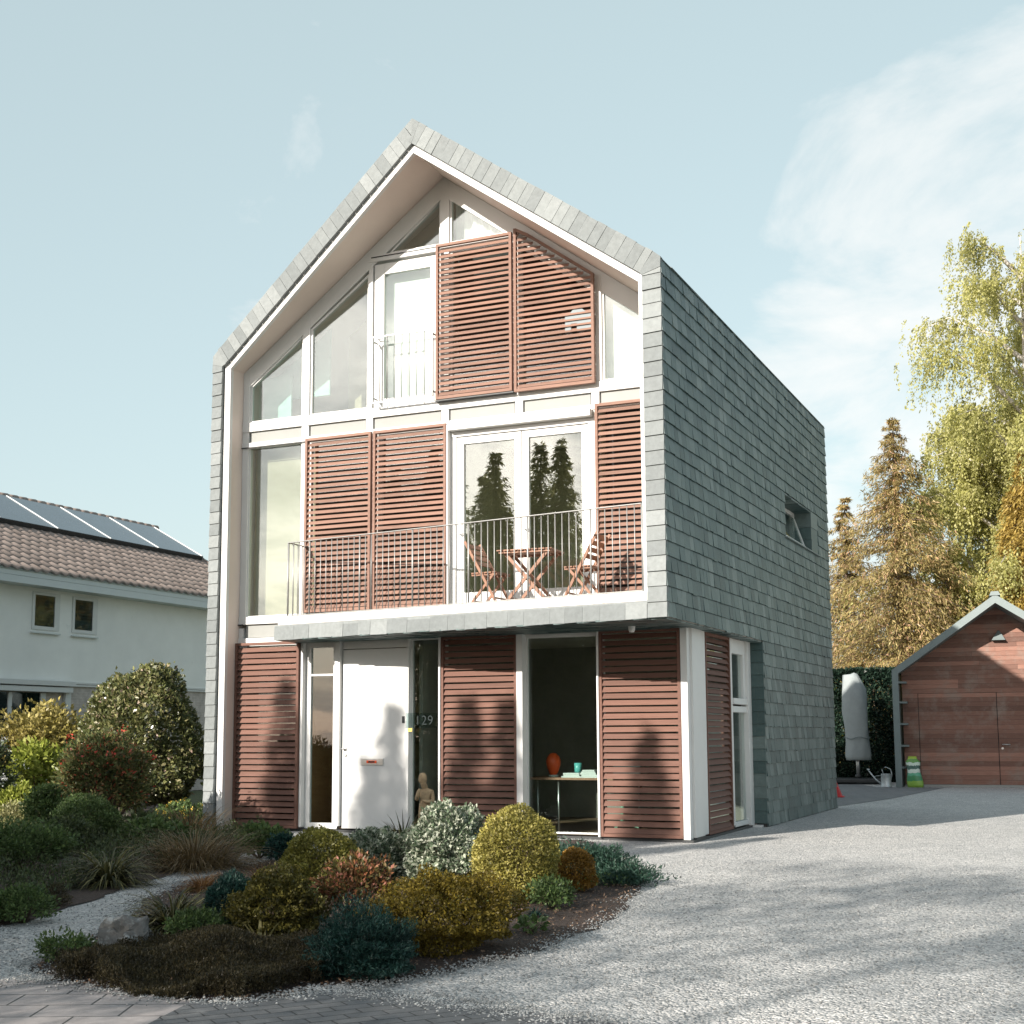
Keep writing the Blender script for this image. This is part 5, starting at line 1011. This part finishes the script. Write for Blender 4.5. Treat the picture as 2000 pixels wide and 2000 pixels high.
def street_tree(x, y, h, cr, clusters, per, ln):
    t = thing('street_tree', TL, 'tree', (x, y, 0), 0, 'trees across the street'); u = sph(clusters, -.7); C = u*(rng.uniform(.35, 1, clusters)**.5)[:, None]*np.array([cr, cr, cr*.75]); C[:, 2] += h-cr*.75
    cl = np.repeat(np.arange(clusters), per); P = C[cl]+rng.normal(size=(len(cl), 3))*np.array([.42, .42, .2]); lnv = ln*rng.uniform(.6, 1.3, len(cl)); leaves('crown', P, rng.normal(size=P.shape)+np.array([0, 0, -.4]), lnv, lnv*.6, M['l_green'], t); mb = MB(); mb.tube([(0,0,0),(.1,0,h*.5),(0,.1,h*.9)], [.10,.07,.03], 8)
    for c in C[::6]: mb.tube([(0,0,h*.35),(c[0]*.5,c[1]*.5,(h*.4+c[2])/2),tuple(c)], [.04,.025,.01], 5, False)
    mb.build('trunk', M['bark'], t)
street_tree(4.0, -19.5, 5.5, 2.3, 60, 46, .12)
street_tree(4.4, -28.5, 13.6, 4.6, 70, 120, .15)
street_tree(8.0, -31.0, 14.6, 4.6, 66, 120, .15)
t = thing('shade_hedge', 'added leafy hedge out of view, put there to shade the near path and garden', 'hedge', (4.0, -13.5, 0)); n = 18000
P = rng.uniform(-1, 1, (n, 3)); P = P*np.array([1.7, .5, 1.35])*lump_field(8, .1, 3.)(P)[:, None]; P[:, 2] += 1.4  # unseen hedge, added only to throw shade on the near path
leaves('foliage', P, rng.normal(size=P.shape), rng.uniform(.06, .11, n), rng.uniform(.04, .07, n), M['l_green'], t); mb = MB()
for i in range(6): mb.tube([(-1.5+i*.6,0,0),(-1.5+i*.6,.05,1.2),(-1.4+i*.6,0,2.3)], [.03,.02,.008], 5)
mb.build('stem', M['stem'], t)

# ------------------------------------------------------------------ light, sky, camera
sun_to = Vector((-.35, -1, .49)).normalized()
sd_ = bpy.data.lights.new('sun', 'SUN'); sd_.energy = 4.6; sd_.angle = R(.6); sd_.color = (1, .93, .84); so = bpy.data.objects.new('sun', sd_); COL.objects.link(so); so.rotation_euler = (-sun_to).to_track_quat('-Z', 'Y').to_euler()
wd = bpy.data.worlds.new('World'); SC.world = wd; wd.use_nodes = True; nt = wd.node_tree; nt.nodes.clear()
out = N(nt, 'ShaderNodeOutputWorld'); bg = N(nt, 'ShaderNodeBackground'); sky = N(nt, 'ShaderNodeTexSky'); sky.sky_type = 'NISHITA'; sky.sun_disc = False
sky.sun_elevation = math.asin(sun_to.z); sky.sun_rotation = math.atan2(sun_to.x, sun_to.y); sky.air_density = 1.2; sky.dust_density = 1.2; sky.ozone_density = 1.0
tc = N(nt, 'ShaderNodeTexCoord'); sp = N(nt, 'ShaderNodeSeparateXYZ'); L(nt, tc.outputs['Generated'], sp.inputs[0])
mz = N(nt, 'ShaderNodeMath', operation='MAXIMUM'); mz.inputs[1].default_value = .0; L(nt, sp.outputs[2], mz.inputs[0]); az = N(nt, 'ShaderNodeMath', operation='ADD'); az.inputs[1].default_value = .16; L(nt, mz.outputs[0], az.inputs[0])
dv = N(nt, 'ShaderNodeVectorMath', operation='DIVIDE'); cb = N(nt, 'ShaderNodeCombineXYZ'); [L(nt, az.outputs[0], cb.inputs[i]) for i in range(3)]; L(nt, tc.outputs['Generated'], dv.inputs[0]); L(nt, cb.outputs[0], dv.inputs[1])
mp = N(nt, 'ShaderNodeMapping'); mp.inputs['Scale'].default_value = (1.5, 1.25, .0); mp.inputs['Location'].default_value = (.35, .4, 0); L(nt, dv.outputs[0], mp.inputs[0])
n1 = noise(nt, 1.25, 10, .6, mp.outputs[0], .4)
# more cloud low in the sky to the right of the view, and over the street
dt = N(nt, 'ShaderNodeVectorMath', operation='DOT_PRODUCT'); dt.inputs[1].default_value = (-.02, .965, .235); L(nt, tc.outputs['Generated'], dt.inputs[0])
dr = ramp(nt, [(.95, (0,)*3), (.99, (.225,)*3)]); L(nt, dt.outputs['Value'], dr.inputs[0])
d2 = N(nt, 'ShaderNodeVectorMath', operation='DOT_PRODUCT'); d2.inputs[1].default_value = (-.35, -.75, .55); L(nt, tc.outputs['Generated'], d2.inputs[0]); dr2 = ramp(nt, [(.4, (0,)*3), (1.0, (.19,)*3)]); L(nt, d2.outputs['Value'], dr2.inputs[0])
s1 = N(nt, 'ShaderNodeMath', operation='ADD'); L(nt, n1.outputs['Fac'], s1.inputs[0]); L(nt, dr.outputs[0], s1.inputs[1]); s2 = N(nt, 'ShaderNodeMath', operation='ADD'); L(nt, s1.outputs[0], s2.inputs[0]); L(nt, dr2.outputs[0], s2.inputs[1])
cr = ramp(nt, [(.60, (0,)*3), (.70, (.5,)*3), (.84, (.95,)*3)]); L(nt, s2.outputs[0], cr.inputs[0])
hs = N(nt, 'ShaderNodeHueSaturation'); hs.inputs['Saturation'].default_value = .62; hs.inputs['Hue'].default_value = .475; hs.inputs['Value'].default_value = 1.; L(nt, sky.outputs[0], hs.inputs['Color'])
SKY_CLOUD = (5.6, 5.6, 5.5)
vl = ramp(nt, [(.1, (0,)*3), (.75, (.5,)*3), (1, (.62,)*3)]); vd = N(nt, 'ShaderNodeVectorMath', operation='DOT_PRODUCT'); vd.inputs[1].default_value = (-.28, .90, .33); L(nt, tc.outputs['Generated'], vd.inputs[0]); L(nt, vd.outputs['Value'], vl.inputs[0])
veil = N(nt, 'ShaderNodeMix'); veil.data_type = 'RGBA'; veil.clamp_result = False; L(nt, vl.outputs[0], veil.inputs[0]); L(nt, hs.outputs[0], veil.inputs[6]); veil.inputs[7].default_value = (3.5, 4.35, 4.45, 1)   # thin high veil over the blue
mixn = N(nt, 'ShaderNodeMix'); mixn.data_type = 'RGBA'; mixn.clamp_result = False; L(nt, cr.outputs[0], mixn.inputs[0]); L(nt, veil.outputs[2], mixn.inputs[6]); cc = ramp(nt, [(.35, SKY_CLOUD), (.95, (7, 7, 7.1))]); L(nt, d2.outputs['Value'], cc.inputs[0]); L(nt, cc.outputs[0], mixn.inputs[7])   # clouds near the sun are brighter
L(nt, mixn.outputs[2], bg.inputs[0]); bg.inputs[1].default_value = .10; L(nt, bg.outputs[0], out.inputs[0])

cam = bpy.data.cameras.new('camera'); co = bpy.data.objects.new('camera', cam); COL.objects.link(co); SC.camera = co
yaw, pit, rol, f = .4207, .1213, -.0052, 2608.6726
fwd = Vector((-math.sin(yaw)*math.cos(pit), math.cos(yaw)*math.cos(pit), math.sin(pit))); rt = Vector((math.cos(yaw), math.sin(yaw), 0)); up = rt.cross(fwd)
r2 = rt*math.cos(rol)+up*math.sin(rol); u2 = -rt*math.sin(rol)+up*math.cos(rol)
co.matrix_world = Matrix(((r2.x,u2.x,-fwd.x,12.8006),(r2.y,u2.y,-fwd.y,-17.0658),(r2.z,u2.z,-fwd.z,1.426),(0,0,0,1)))
cam.sensor_width = 36; cam.sensor_fit = 'HORIZONTAL'; cam.lens = 36*f/2000; cam.shift_x = 0; cam.shift_y = 116.457/2000; cam.clip_end = 1000; cam.clip_start = .1
vs = SC.view_settings; vs.view_transform = 'Standard'; vs.look = 'None'; vs.gamma = 1; vs.exposure = .9; vs.use_curve_mapping = False
SC.render.engine = 'CYCLES'; SC.cycles.max_bounces = 8; SC.cycles.transparent_max_bounces = 16; SC.cycles.use_denoising = True
SC.render.resolution_x = SC.render.resolution_y = 1024
